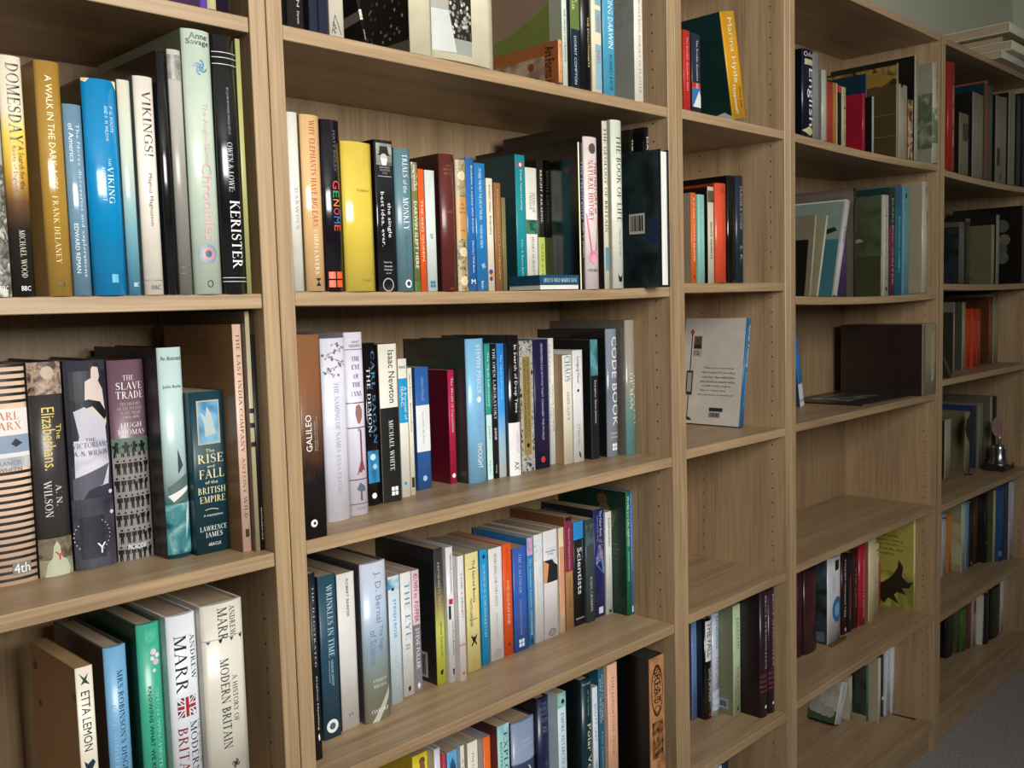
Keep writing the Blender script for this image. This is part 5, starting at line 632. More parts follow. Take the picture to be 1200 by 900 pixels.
  (0.9899, 0.0492, 0.0030, 0.150, 0.1927, -0.220, '#E2A41E', 'leaning yellow book with dark green cover, rightmost, first row of narrow bookcase', {'side': '#12302c', 'tx': [('Marina Hyde', 'd', 0.06, 0.66, 0.3, 0.72, '#F6EAC8'), ('What Just', 'd', 0.7, 0.9, 0.6, 0.82, '#4a3410'), ('Happened?!', 'd', 0.68, 0.95, 0.2, 0.45, '#F2F0EA')], 'side_art': [('p', [(0.4, 1), (0.9, 0.92), (1, 0.97), (1, 1)], '#C9C9C9')], 'kk': 0.78}),
 ]),
 ('C', 2, 0.027, 'books on the second row of the narrow bookcase', [
  (0.8479, 0.0154, 0.0030, 0.130, 0.1596, 0.000, '#F0702A', 'orange spine with white capitals, beige cover, leftmost, second row of narrow bookcase', {'side': '#A08C74', 'art': [('d', 0.5, 0.93, 0.16, '#7a3410')], 'tx': [('A SUSAN SONTAG READER', 'd', 0.05, 0.76, 0.35, 0.68, '#FBE4D0')], 'kk': 0.78}),
  (0.8689, 0.0214, 0.0030, 0.130, 0.1579, 0.000, '#9ED8C8', 'mint spine with faint lettering, second from left, second row of narrow bookcase', {'tx': [('THE PRIME OF MISS ACADIA', 'd', 0.06, 0.8, 0.35, 0.55, '#7FBCAC')], 'kk': 0.78}),
  (0.9024, 0.0188, 0.0030, 0.140, 0.1737, 0.000, '#E3DCC0', 'cream spine with dark photograph above, third from left, second row of narrow bookcase', {'side': '#16130f', 'art': [('n', 0.04, 0.16, ['#2a2a1c', '#6a6444', '#15150f'], 20)], 'tx': [('david sedaris', 'd', 0.36, 0.75, 0.35, 0.7, '#3a362c')], 'kk': 0.78}),
  (0.9244, 0.0374, 0.0030, 0.170, 0.1816, 0.000, '#EB5A38', 'red-orange rounded hardback, fourth from left, second row of narrow bookcase', {'hb': 1, 'side': '#9a3020', 'art': [('b', 0.05, 0.1, '#C84428', 0.4, 0.75)], 'tx': [('MICHAEL FRAYN', 'd', 0.28, 0.7, 0.5, 0.66, '#C84428')], 'kk': 0.78}),
  (0.9662, 0.0260, 0.0030, 0.200, 0.1984, 0.000, '#15130f', 'glossy black hardback right of the red-orange one, fifth from left, second row of narrow bookcase', {'hb': 1, 'gl': 1, 'tx': [('HUGHES', 'd', 0.3, 0.5, 0.2, 0.4, '#4a1c18')], 'kk': 0.78}),
  (0.9956, 0.0266, 0.0030, 0.180, 0.2002, 0.000, '#2A333C', 'dark slate hardback at the right end, rightmost, second row of narrow bookcase', {'hb': 1, 'tx': [('MURDER & OTHER', 'd', 0.1, 0.5, 0.35, 0.65, '#9aa4ac'), ('S. K.', 'd', 0.65, 0.8, 0.35, 0.65, '#9aa4ac')], 'kk': 0.78}),
 ]),
 ('C', 3, -0.27, 'books on the third row of the narrow bookcase', [
  (1.1268, 0.0154, 0.0778, 0.150, 0.2268, 0.153, '#1F6A9C', 'cream-covered book with bus stop drawing, leftmost, third row of narrow bookcase', {'hb': 1, 'side': '#C9C4BA', 'tx': [('Sandi Toksvig', 'd', 0.06, 0.45, 0.3, 0.75, '#EDF2F6'), ('Between the Stops', 'd', 0.5, 0.82, 0.3, 0.7, '#9FC4DC')], 'side_art': [('p', [(0.13, 0.1), (0.17, 0.13), (0.13, 0.17), (0.09, 0.13)], '#B0483c'), ('b', 0.15, 0.95, '#35312c', 0.125, 0.14), ('b', 0.17, 0.29, '#57534c', 0.17, 0.3), ('b', 0.25, 0.29, '#2a2622', 0.17, 0.3), ('b', 0.3, 0.36, '#A9A498', 0.17, 0.3), ('b', 0.5, 0.73, '#3a342e', 0.08, 0.19), ('b', 0.52, 0.7, '#A49e90', 0.1, 0.17), ('p', [(0.06, 0.97), (0.1, 0.94), (0.17, 0.94), (0.22, 0.97)], '#2a2622'), ('b', 0.84, 0.875, '#1c2a3a', 0.5, 0.72), ('b', 0.885, 0.93, '#8a867c', 0.5, 0.68)], 'side_tx': [('12', 'h', 0.31, 0.35, 0.19, 0.26, '#141416'), ('C', 'h', 0.19, 0.235, 0.22, 0.27, '#141416'), ('"This is not a journey', 'h', 0.46, 0.48, 0.36, 0.86, '#2c2a26'), ('that begins by heading', 'h', 0.502, 0.522, 0.34, 0.88, '#2c2a26'), ('out into the wild blue', 'h', 0.544, 0.564, 0.34, 0.88, '#2c2a26'), ('but instead starts with', 'h', 0.5860000000000001, 0.606, 0.33, 0.88, '#2c2a26'), ('a walk under a grey', 'h', 0.628, 0.648, 0.36, 0.82, '#2c2a26'), ('sky to a bus stop . . .', 'h', 0.67, 0.69, 0.33, 0.84, '#2c2a26'), ('It\'s my kind of memoir"', 'h', 0.712, 0.732, 0.3, 0.88, '#2c2a26')], 'side_bar': (0.52, 0.66, 0.89, 0.925)}),
 ]),
 ('C', 5, -0.875, 'books on the fifth row of the narrow bookcase', [
  (1.0202, 0.0185, 0.1294, 0.127, 0.2079, 0.000, '#6F8FC0', 'slim light blue spine, leftmost, fifth row of narrow bookcase', {'side': '#3a4a68', 'tx': [('THE STORY OF THE SONG', 'd', 0.1, 0.9, 0.4, 0.6, '#3a5080')]}),
  (1.0395, 0.0265, 0.1120, 0.144, 0.2138, 0.000, '#141214', 'black spine with white title label, second from left, fifth row of narrow bookcase', {'hb': 1, 'gl': 1, 'side': '#0d0c0d', 'art': [('b', 0.02, 0.42, '#F2F0EA', 0.1, 0.95), ('b', 0.935, 0.97, '#B02c34', 0.4, 0.8)], 'tx': [('THE FALL', 'd', 0.04, 0.38, 0.25, 0.85, '#141416'), ('DAVE SIMPSON', 'd', 0.5, 0.82, 0.38, 0.75, '#D9D9DC')]}),
  (1.0672, 0.0250, 0.1105, 0.146, 0.2193, 0.000, '#CBD6EA', 'white-blue spine with red lettering, third from left, fifth row of narrow bookcase', {'hb': 1, 'gl': 1, 'art': [('n', 0.75, 0.95, ['#8a9ab8', '#c9d4e6', '#5a6a88'], 20)], 'tx': [('RENEGADE', 'd', 0.03, 0.35, 0.35, 0.75, '#4a6aa8'), ('THE LIVES', 'd', 0.42, 0.75, 0.35, 0.7, '#C05a50')]}),
  (1.0930, 0.0276, 0.0755, 0.181, 0.2362, 0.000, '#BFD6AC', 'pale green hardback titled EXCAVATE, fourth from left, fifth row of narrow bookcase', {'hb': 0, 'side': '#7a7f60', 'art': [('b', 0.93, 0.96, '#141416', 0.45, 0.6)], 'tx': [('EXCAVATE!', 'd', 0.12, 0.4, 0.4, 0.75, '#3a4a34'), ('THE FALL', 'd', 0.56, 0.82, 0.35, 0.75, '#C0604a')], 'side_art': [('b', 0.86, 0.95, '#9a9ab4', 0.7, 0.93), ('p', [(0.3, 0.6), (0.5, 0.5), (0.7, 0.62), (0.8, 0.8), (0.5, 0.9)], '#6b7054')], 'side_bar': (0.74, 0.9, 0.88, 0.93)}),
  (1.1214, 0.0297, 0.0306, 0.190, 0.2684, 0.000, '#2C1826', 'dark maroon twin volume, left of two, fifth from left, fifth row of narrow bookcase', {'hb': 1, 'side': '#1c0e16', 'art': [('b', 0.66, 0.685, '#5a2c3c'), ('b', 0.7, 0.725, '#5a2c3c'), ('b', 0.74, 0.765, '#5a2c3c'), ('b', 0.78, 0.8, '#5a2c3c'), ('d', 0.5, 0.92, 0.12, '#F2F0EA')], 'tx': [('BRUCE SPRINGSTEEN', 'd', 0.04, 0.62, 0.45, 0.7, '#D0B8C0')]}),
  (1.1522, 0.0258, 0.0290, 0.190, 0.2659, 0.000, '#2C1826', 'dark maroon twin volume, right of two, rightmost, fifth row of narrow bookcase', {'hb': 1, 'side': '#1c0e16', 'art': [('b', 0.66, 0.685, '#5a2c3c'), ('b', 0.7, 0.725, '#5a2c3c'), ('b', 0.74, 0.765, '#5a2c3c'), ('b', 0.78, 0.8, '#5a2c3c'), ('d', 0.5, 0.92, 0.12, '#F2F0EA')], 'tx': [('BRUCE SPRINGSTEEN', 'd', 0.04, 0.62, 0.45, 0.7, '#D0B8C0')]}),
 ]),
 ('C', 6, -1.17, 'books on the sixth row of the narrow bookcase', [
  (1.0504, 0.0087, 0.0849, 0.140, 0.2000, 0.000, '#DCE2EC', 'thin white spine at the bottom edge, leftmost, sixth row of narrow bookcase', {}),
  (1.0647, 0.0202, 0.0851, 0.140, 0.2000, 0.000, '#1c2c44', 'dark blue spine at the bottom edge, rightmost, sixth row of narrow bookcase', {}),
 ]),
 ('D', 1, 0.329, 'books on the first row of the fourth bookcase', [
  (1.2543, 0.0467, 0.0030, 0.170, 0.1751, 0.000, '#141A2C', 'thick navy dictionary titled English, leftmost, first row of fourth bookcase', {'hb': 1, 'side': '#0a0c14', 'art': [('b', 0.115, 0.18, '#C9BE9A', 0.15, 1), ('p', [(0.5, 0.885), (1, 0.94), (0.5, 0.995), (0, 0.94)], '#C4C080')], 'tx': [('Oxford', 'h', 0.03, 0.085, 0.1, 0.95, '#D0D0D0'), ('English', 'd', 0.22, 0.88, 0.3, 0.9, '#E6E6E2')], 'kk': 0.78}),
  (1.3035, 0.0252, 0.0030, 0.160, 0.1757, 0.000, '#8C8C88', 'plain grey spine right of the dictionary, second from left, first row of fourth bookcase', {'kk': 0.78}),
  (1.3415, 0.0216, 0.0030, 0.160, 0.1472, 0.000, '#B4B2A4', 'plain off-white hardback, third from left, first row of fourth bookcase', {'hb': 1, 'side': '#77756c', 'kk': 0.78}),
  (1.3665, 0.0246, 0.0030, 0.140, 0.1275, 0.000, '#A83C2C', 'brick-red spine beside the orange one, fourth from left, first row of fourth bookcase', {'side': '#7a2018', 'kk': 0.78}),
  (1.3964, 0.0170, 0.0030, 0.130, 0.1295, 0.000, '#B5743A', 'thin orange-brown spine with cream edge, fifth from left, first row of fourth bookcase', {'art': [('b', 0, 1, '#C9BE9A', 0.6, 1)], 'kk': 0.78}),
  (1.4161, 0.0172, 0.0030, 0.130, 0.1270, 0.000, '#141210', 'thin black spine with red top, sixth from left, first row of fourth bookcase', {'art': [('b', 0, 0.12, '#B0402c')], 'kk': 0.78}),
  (1.4360, 0.0184, 0.0030, 0.130, 0.1268, 0.000, '#C4BA94', 'thin cream spine with tiny dark figures, seventh from left, first row of fourth bookcase', {'art': [('d', 0.6, 0.35, 0.18, '#3a2c20')], 'tx': [('HOW TO BE TOPP', 'd', 0.1, 0.9, 0.35, 0.65, '#4a4434')], 'kk': 0.78}),
  (1.5380, 0.0118, 0.0030, 0.140, 0.1277, 0.000, '#A82338', 'red cloth hardback with red cover showing, eighth from left, first row of fourth bookcase', {'hb': 1, 'side': '#8a1428', 'kk': 0.78}),
  (1.5897, 0.0078, 0.0030, 0.140, 0.1275, 0.000, '#A9B8B4', 'thin pale grey-blue spine on black cover, ninth from left, first row of fourth bookcase', {'side': '#0e1110', 'kk': 0.78}),
  (1.5983, 0.0040, 0.0220, 0.160, 0.1833, 0.000, '#4a6478', 'tall dark blue book standing at the back, tenth from left, first row of fourth bookcase', {'side': '#10283c', 'kk': 0.78}),
  (1.7234, 0.0099, 0.0030, 0.210, 0.2225, 0.000, '#9A9470', 'large book with brown-gold pictorial cover, eleventh from left, first row of fourth bookcase', {'side': '#4a3c1c', 'side_art': [('n', 0.02, 0.22, ['#2a2010', '#9a7a3a', '#5a4a2a', '#1c1408'], 9), ('b', 0.0, 0.02, '#1c1408'), ('p', [(0.1, 0.1), (0.3, 0.06), (0.7, 0.07), (0.95, 0.12), (0.9, 0.2), (0.5, 0.24), (0.15, 0.2)], '#8a6a2c'), ('b', 0.53, 0.535, '#7a7460'), ('b', 0.76, 0.765, '#7a7460')], 'kk': 0.78}),
  (1.7378, 0.0471, 0.0030, 0.140, 0.1754, 0.000, '#B4AA96', 'cream paperback with torn cap, twelfth from left, first row of fourth bookcase', {'art': [('p', [(0.1, 0), (0.3, 0.05), (0.5, 0)], '#141416')], 'tx': [('THE STORY OF LANGUAGE', 'd', 0.15, 0.85, 0.6, 0.75, '#6a6252')], 'kk': 0.78}),
  (1.7895, 0.0299, 0.0030, 0.120, 0.1454, 0.000, '#7a4a24', 'small orange-brown pictorial spine, thirteenth from left, first row of fourth bookcase', {'art': [('n', 0, 1, ['#2a160c', '#9a6a34', '#c9b894', '#4a2414'], 14)], 'kk': 0.78}),
  (1.8312, 0.0188, 0.0030, 0.220, 0.2548, 0.000, '#BDB6A0', 'tall narrow cream spine beside black cover, fourteenth from left, first row of fourth bookcase', {'side': '#0f0c0a', 'tx': [('SIGNS & WONDERS', 'd', 0.05, 0.7, 0.35, 0.65, '#5a5244')], 'kk': 0.78}),
  (1.9426, 0.0354, 0.0030, 0.200, 0.2519, 0.000, '#C4BFA8', 'cream spine with green floral pattern, rightmost, first row of fourth bookcase', {'hb': 1, 'side': '#8d8c78', 'art': [('n', 0.45, 0.8, ['#C4BFA8', '#5f7258', '#8d947c'], 12)], 'tx': [('FLORA BRITANNICA', 'd', 0.06, 0.4, 0.35, 0.6, '#7a7464')], 'side_art': [('n', 0.25, 0.85, ['#8d8c78', '#4a5a44', '#6a725c'], 8), ('n', 0.1, 0.3, ['#8d8c78', '#98967f'], 10)], 'kk': 0.78}),
 ]),
 ('D', 2, -0.001, 'books on the second row of the fourth bookcase', [
  (1.3041, 0.0057, 0.0120, 0.120, 0.1754, 0.162, '#A9A08a', 'leaning booklet with white type and coin photo, leftmost, second row of fourth bookcase', {'side': '#77705c', 'side_art': [('b', 0.3, 1, '#14120e', 0, 0.9), ('d', 0.3, 0.4, 0.014, '#55524a'), ('d', 0.3, 0.53, 0.015, '#6a665c'), ('d', 0.35, 0.68, 0.014, '#5a574e'), ('b', 0.78, 0.88, '#6a655a', 0.05, 0.6)], 'kk': 0.78}),
  (1.3196, 0.0058, 0.0030, 0.140, 0.1783, 0.264, '#C4C4B4', 'thin leaning cream-edged booklet, second from left, second row of fourth bookcase', {'side': '#8a8468', 'side_tx': [('essays on the land', 'h', 0.2, 0.22, 0.3, 0.85, '#3c382c')], 'kk': 0.78}),
  (1.3895, 0.0053, 0.0030, 0.150, 0.2168, 0.267, '#A4A69c', 'thin leaning magazine with blue-green cover, third from left, second row of fourth bookcase', {'side': '#3c6a70', 'side_art': [('b', 0.0, 0.4, '#7a8c80'), ('p', [(0.1, 0.42), (0.3, 0.38), (0.9, 0.27), (0.95, 0.31), (0.5, 0.41)], '#23241f')], 'kk': 0.78}),
  (1.3979, 0.0154, 0.0030, 0.150, 0.2203, 0.295, '#C9C9C4', 'white leaning paperback with black lettering, fourth from left, second row of fourth bookcase', {'tx': [('LAND', 'd', 0.28, 0.45, 0.3, 0.75, '#141416')], 'kk': 0.78}),
  (1.4716, 0.0223, 0.0200, 0.140, 0.1831, 0.000, '#4A3560', 'purple spine behind the leaning white ones, fifth from left, second row of fourth bookcase', {'tx': [('THE PLAYS', 'd', 0.3, 0.6, 0.4, 0.6, '#7a6890')], 'kk': 0.78}),
  (1.4946, 0.0031, 0.0030, 0.240, 0.2426, 0.000, '#1E1512', 'tall dark maroon spine with grey cover, sixth from left, second row of fourth bookcase', {'side': '#5f584e', 'side_art': [('n', 0.03, 0.15, ['#5f584e', '#6e6658'], 12)], 'side_tx': [('chronicle of a town', 'h', 0.16, 0.175, 0.3, 0.8, '#3a362e'), ('and the people in it', 'h', 0.19, 0.205, 0.3, 0.8, '#3a362e')], 'kk': 0.78}),
  (1.4985, 0.0066, 0.0030, 0.220, 0.2438, 0.000, '#33241e', 'tall thin brown-black spine, seventh from left, second row of fourth bookcase', {'tx': [('HISTORY OF MEDICINE', 'd', 0.05, 0.4, 0.3, 0.6, '#6a5a4a')], 'kk': 0.78}),
  (1.6407, 0.0072, 0.0030, 0.170, 0.2371, 0.000, '#B4AE98', 'thin cream spine beside green cover with dove, eighth from left, second row of fourth bookcase', {'side': '#3a4024', 'side_art': [('n', 0, 0.6, ['#3a4024', '#4a5440', '#2c3220'], 4), ('p', [(0.1, 0.44), (0.35, 0.42), (0.5, 0.44), (0.7, 0.42), (0.75, 0.45), (0.5, 0.48), (0.2, 0.47)], '#8a8c70'), ('d', 0.3, 0.18, 0.014, '#1a1c12')], 'kk': 0.78}),
  (1.6533, 0.0273, 0.0030, 0.160, 0.2381, 0.000, '#C9C6B4', 'cream spine with small dark lettering, ninth from left, second row of fourth bookcase', {'art': [('d', 0.5, 0.93, 0.18, '#141416')], 'tx': [('THE ILLUSTRATED HEDGEROW BOOK', 'd', 0.15, 0.85, 0.35, 0.65, '#4a463c')], 'kk': 0.78}),
  (1.6852, 0.0325, 0.0030, 0.200, 0.2573, 0.000, '#6A2A4A', 'purple-and-green spine with pale capitals, tenth from left, second row of fourth bookcase', {'side': '#1c3430', 'art': [('b', 0, 0.36, '#1C3A2E')], 'tx': [('DARLING WRITER', 'd', 0.1, 0.9, 0.4, 0.66, '#C9B48c')], 'kk': 0.78}),
  (1.7216, 0.0362, 0.0030, 0.190, 0.2631, 0.000, '#1D6E80', 'teal spine with pale capitals and pink mark, eleventh from left, second row of fourth bookcase', {'art': [('d', 0.55, 0.08, 0.35, '#A0405a'), ('b', 0.0, 0.2, '#3A5A80')], 'tx': [('RICHARD MABEY', 'd', 0.28, 0.8, 0.4, 0.66, '#8CD0D8')], 'kk': 0.78}),
  (1.7665, 0.0322, 0.0030, 0.170, 0.2615, 0.000, '#6CA6B4', 'light blue spine with black bird, twelfth from left, second row of fourth bookcase', {'art': [('p', [(0.3, 0.06), (0.55, 0.05), (0.6, 0.09), (0.4, 0.1)], '#141416')], 'tx': [('A NATURALIST ON THE ISLAND', 'd', 0.14, 0.85, 0.35, 0.6, '#4a8490')], 'kk': 0.78}),
  (1.8816, 0.0334, 0.0030, 0.210, 0.2810, 0.000, '#C4BFA2', 'tall cream spine with pink-brown cover, rightmost, second row of fourth bookcase', {'hb': 1, 'side': '#8c6250', 'art': [('p', [(0.5, 0.25), (0.75, 0.3), (0.6, 0.38)], '#6a6a50')], 'tx': [('BIRDS', 'd', 0.05, 0.12, 0.3, 0.7, '#7a7460')], 'side_art': [('p', [(0.25, 0.1), (0.6, 0.08), (0.3, 0.24), (0.2, 0.24)], '#2a1c16'), ('b', 0, 1, '#a09880', 0.75, 1)], 'kk': 0.78}),
 ]),
 ('D', 3, -0.267, 'books on the third row of the fourth bookcase', [
  (1.5115, 0.0196, 0.1431, 0.113, 0.1741, -0.202, '#2173B8', 'leaning blue booklet with white foot, leftmost, third row of fourth bookcase', {'side': '#2a3a48', 'art': [('b', 0.68, 1, '#C4C8CC'), ('b', 0.9, 0.93, '#8a8e94')]}),
  (1.8859, 0.0920, 0.0010, 0.220, 0.1849, 0.000, '#8C8468', 'very large dark brown volume at right, rightmost, third row of fourth bookcase', {'hb': 0, 'noise': 1, 'side': '#241812', 'art': [('b', 0.02, 0.98, '#6d6650', 0.02, 0.2), ('p', [(0.55, 0.15), (0.85, 0.12), (0.8, 0.8), (0.6, 0.82)], '#A09a7c')]}),
 ]),
 ('D', 5, -0.865, 'books on the fifth row of the fourth bookcase', [
  (1.4538, 0.0236, 0.1217, 0.134, 0.2061, 0.000, '#3A1820', 'dark maroon spine at the left end, leftmost, fifth row of fourth bookcase', {'kk': 1.2}),
  (1.4805, 0.0648, 0.1199, 0.136, 0.2066, 0.000, '#3C1A22', 'wider dark maroon hardback, second from left, second from left, fifth row of fourth bookcase', {'hb': 1, 'side': '#2a1218', 'kk': 1.2}),
  (1.5792, 0.0720, 0.1089, 0.147, 0.2165, 0.000, '#C9CBD2', 'white spine with black tab and blue oval, third from left, fifth row of fourth bookcase', {'hb': 1, 'side': '#23282c', 'art': [('b', 0.04, 0.16, '#141416', 0.45, 0.75), ('ell', 0.62, 0.62, 0.36, 0.15, '#2F6A9C'), ('ell', 0.62, 0.62, 0.2, 0.08, '#6fa4c4'), ('d', 0.7, 0.93, 0.1, '#3a5a80')], 'tx': [('THE HOBBIT YEARS', 'd', 0.2, 0.4, 0.3, 0.42, '#9a9ca4')], 'side_art': [('n', 0, 1, ['#15181c', '#2f3a40', '#44505a'], 6), ('b', 0.86, 0.97, '#5a6068', 0.6, 0.95)], 'kk': 1.2}),
  (1.6690, 0.0260, 0.1146, 0.141, 0.2065, 0.000, '#2C1218', 'black-red spine with white title, fourth from left, fifth row of fourth bookcase', {'hb': 1, 'art': [('d', 0.6, 0.94, 0.2, '#C9C0B8')], 'tx': [('TOLKIEN Unfinished Tales', 'd', 0.05, 0.78, 0.35, 0.7, '#D9D0C8')], 'kk': 1.2}),
  (1.6958, 0.0243, 0.1103, 0.146, 0.2086, 0.000, '#1C1418', 'narrow black spine with fine lettering, fifth from left, fifth row of fourth bookcase', {'tx': [('THE LOST ROAD', 'd', 0.3, 0.85, 0.4, 0.65, '#9a8a8a')], 'kk': 1.2}),
  (1.7307, 0.0264, 0.1124, 0.144, 0.2121, 0.000, '#3A1418', 'narrow deep maroon spine, sixth from left, fifth row of fourth bookcase', {'tx': [('THE LAYS', 'd', 0.25, 0.75, 0.4, 0.65, '#A08080')], 'kk': 1.2}),
  (1.7629, 0.0364, 0.1122, 0.144, 0.2143, 0.000, '#A82036', 'crimson hardback, seventh from left, fifth row of fourth bookcase', {'hb': 1, 'tx': [('MORGOTH RING', 'd', 0.2, 0.9, 0.4, 0.62, '#E6B0B4')], 'kk': 1.2}),
  (1.8087, 0.0457, 0.1064, 0.150, 0.2240, 0.000, '#C9BE98', 'cream hardback with gap at its left, eighth from left, fifth row of fourth bookcase', {'hb': 1, 'side': '#8a5a40', 'kk': 1.2}),
  (1.8826, 0.0185, 0.1195, 0.130, 0.1939, 0.000, '#C4C4A4', 'narrow cream-green spine with marks, ninth from left, fifth row of fourth bookcase', {'art': [('d', 0.5, 0.1, 0.25, '#3a8a6a'), ('d', 0.5, 0.16, 0.2, '#B05a3a')], 'tx': [('FAERIE REALM', 'd', 0.3, 0.9, 0.3, 0.6, '#8a6a5a')], 'kk': 1.2}),
  (1.9610, 0.0067, 0.1434, 0.110, 0.1222, 0.000, '#B03A2c', 'thin red booklet beside the yellow cover, tenth from left, fifth row of fourth bookcase', {'kk': 1.2}),
  (1.9684, 0.0096, 0.0514, 0.205, 0.2528, 0.000, '#C9C68c', 'large yellow pictorial book with leaf-like beast, rightmost, fifth row of fourth bookcase', {'side': '#9a9044', 'side_art': [('n', 0.6, 1, ['#9a9044', '#6a6c2c', '#a8a04c'], 5), ('p', [(0.02, 0.72), (0.1, 0.66), (0.08, 0.55), (0.2, 0.62), (0.24, 0.7), (0.34, 0.72), (0.36, 0.62), (0.44, 0.66), (0.46, 0.74), (0.58, 0.74), (0.7, 0.66), (0.78, 0.56), (0.8, 0.46), (0.86, 0.54), (0.84, 0.64), (0.92, 0.7), (0.99, 0.68), (0.94, 0.76), (0.84, 0.77), (0.9, 0.84), (0.78, 0.82), (0.74, 0.86), (0.8, 0.95), (0.66, 0.9), (0.6, 0.97), (0.5, 0.9), (0.36, 0.95), (0.3, 0.88), (0.16, 0.9), (0.22, 0.82), (0.06, 0.82), (0.12, 0.77)], '#231f16')], 'side_tx': [('In the farthest reaches of the', 'h', 0.19, 0.222, 0.05, 0.8, '#3a3418'), ('wood there is said to live a', 'h', 0.24, 0.272, 0.08, 0.85, '#4a4420'), ('beast that no living traveller', 'h', 0.29, 0.322, 0.12, 0.8, '#4a4420'), ('has ever drawn from life, and', 'h', 0.34, 0.372, 0.15, 0.85, '#4a4420'), ('none would wish to.', 'h', 0.39, 0.42, 0.3, 0.75, '#4a4420')], 'kk': 1.2}),
 ]),
 ('D', 6, -1.164, 'books on the sixth row of the fourth bookcase', [
  (1.7622, 0.0392, 0.1768, 0.079, 0.1146, 0.361, '#C9CCD0', 'leaning white book, green cover with grey flowers, leftmost, sixth row of fourth bookcase', {'side': '#2f4a2c', 'tx': [('GREEN', 'd', 0.1, 0.5, 0.4, 0.6, '#5a6a60')], 'side_art': [('n', 0, 0.72, ['#8a8a80', '#a09f94', '#74746c'], 6, 0, 1), ('d', 0.15, 0.72, 0.014, '#8d8c82'), ('d', 0.35, 0.74, 0.014, '#8d8c82'), ('d', 0.55, 0.76, 0.014, '#8d8c82'), ('d', 0.75, 0.76, 0.014, '#8d8c82')], 'kk': 1.2}),
  (1.8401, 0.0163, 0.1725, 0.084, 0.1222, 0.000, '#B4AE98', 'thin cream spine behind the leaning book, second from left, sixth row of fourth bookcase', {'kk': 1.2}),
  (1.8630, 0.0125, 0.1356, 0.120, 0.1559, 0.000, '#2F6A4A', 'thin green spine with dark fern cover, third from left, sixth row of fourth bookcase', {'side': '#1c241c', 'side_art': [('n', 0, 1, ['#141c14', '#2c382c', '#4a3c2c'], 5), ('b', 0.9, 1, '#8a8468')], 'kk': 1.2}),
  (1.8763, 0.0136, 0.1075, 0.149, 0.1794, 0.000, '#C9C4AC', 'thin cream spine with pale insect-print cover, fourth from left, sixth row of fourth bookcase', {'side': '#9a9680', 'side_art': [('d', 0.4, 0.3, 0.01, '#4a4038'), ('d', 0.65, 0.3, 0.01, '#4a4038'), ('d', 0.5, 0.6, 0.012, '#5a5248')], 'kk': 1.2}),
  (1.9192, 0.0116, 0.1172, 0.139, 0.1751, 0.000, '#23282c', 'thin dark spine with white band, fifth from left, sixth row of fourth bookcase', {'art': [('b', 0.68, 0.73, '#F2F0EA')], 'kk': 1.2}),
  (1.9316, 0.0300, 0.1106, 0.145, 0.1886, 0.000, '#C4CCD8', 'white spine with tiny lettering, sixth from left, sixth row of fourth bookcase', {'tx': [('ESSENTIAL GARDEN', 'd', 0.1, 0.8, 0.35, 0.6, '#4a5460')], 'kk': 1.2}),
  (1.9624, 0.0156, 0.1066, 0.149, 0.1862, 0.000, '#C9CFD9', 'narrow white spine with foot mark, last one, rightmost, sixth row of fourth bookcase', {'tx': [('WILD FLOWERS', 'd', 0.1, 0.8, 0.35, 0.6, '#5a6470')], 'kk': 1.2}),
 ]),
 ('E', 1, 0.319, 'books on the first row of the farthest bookcase', [
  (2.0467, 0.0460, 0.0030, 0.200, 0.2810, 0.000, '#9A2A20', 'tall red spine with white lettering, leftmost, first row of farthest bookcase', {'hb': 1, 'tx': [('HISTORY', 'd', 0.22, 0.38, 0.4, 0.65, '#D9C4BC'), ('ANCIENT', 'd', 0.42, 0.58, 0.4, 0.65, '#D9C4BC'), ('WORLD', 'd', 0.62, 0.77, 0.4, 0.65, '#D9C4BC')], 'kk': 0.78}),
  (2.1315, 0.0677, 0.0030, 0.140, 0.1634, 0.000, '#7C7862', 'cream pictorial spine in front of dark covers, second from left, first row of farthest bookcase', {'side': '#15130f', 'art': [('n', 0.15, 0.45, ['#23241c', '#4a4a3c'], 10, 0.35, 1)], 'kk': 0.78}),
  (2.2297, 0.0497, 0.0030, 0.150, 0.2327, 0.000, '#8A8A72', 'cream spine, left one of a close pair, third from left, first row of farthest bookcase', {'side': '#17140f', 'kk': 0.78}),
  (2.2821, 0.0302, 0.0030, 0.150, 0.2319, 0.000, '#82826a', 'cream spine, right one of a close pair, fourth from left, first row of farthest bookcase', {'kk': 0.78}),
  (2.3149, 0.0086, 0.0030, 0.190, 0.2696, 0.000, '#1c4048', 'tall blue-green cover at the back, fifth from left, first row of farthest bookcase', {'side': '#0f2c38', 'kk': 0.78}),
  (2.3334, 0.0161, 0.0030, 0.170, 0.2788, 0.000, '#8A4A28', 'tall thin orange spine, sixth from left, first row of farthest bookcase', {'kk': 0.78}),
  (2.3583, 0.0289, 0.0030, 0.160, 0.2674, 0.000, '#4A544A', 'grey-green ring-patterned spine, seventh from left, first row of farthest bookcase', {'tx': [('oooooooooooooooo', 'd', 0.1, 0.9, 0.1, 0.4, '#7a7c68')], 'kk': 0.78}),
  (2.4169, 0.0574, 0.0030, 0.150, 0.2493, 0.000, '#8A806A', 'worn tan-cream spine with dark label, eighth from left, first row of farthest bookcase', {'side': '#15120f', 'art': [('b', 0.6, 0.8, '#2a2414', 0.2, 0.65), ('d', 0.75, 0.93, 0.14, '#141416')], 'kk': 0.78}),
  (2.4800, 0.0294, 0.0030, 0.150, 0.2515, 0.000, '#857B66', 'thin tan-cream spine beside the labelled one, ninth from left, first row of farthest bookcase', {'kk': 0.78}),
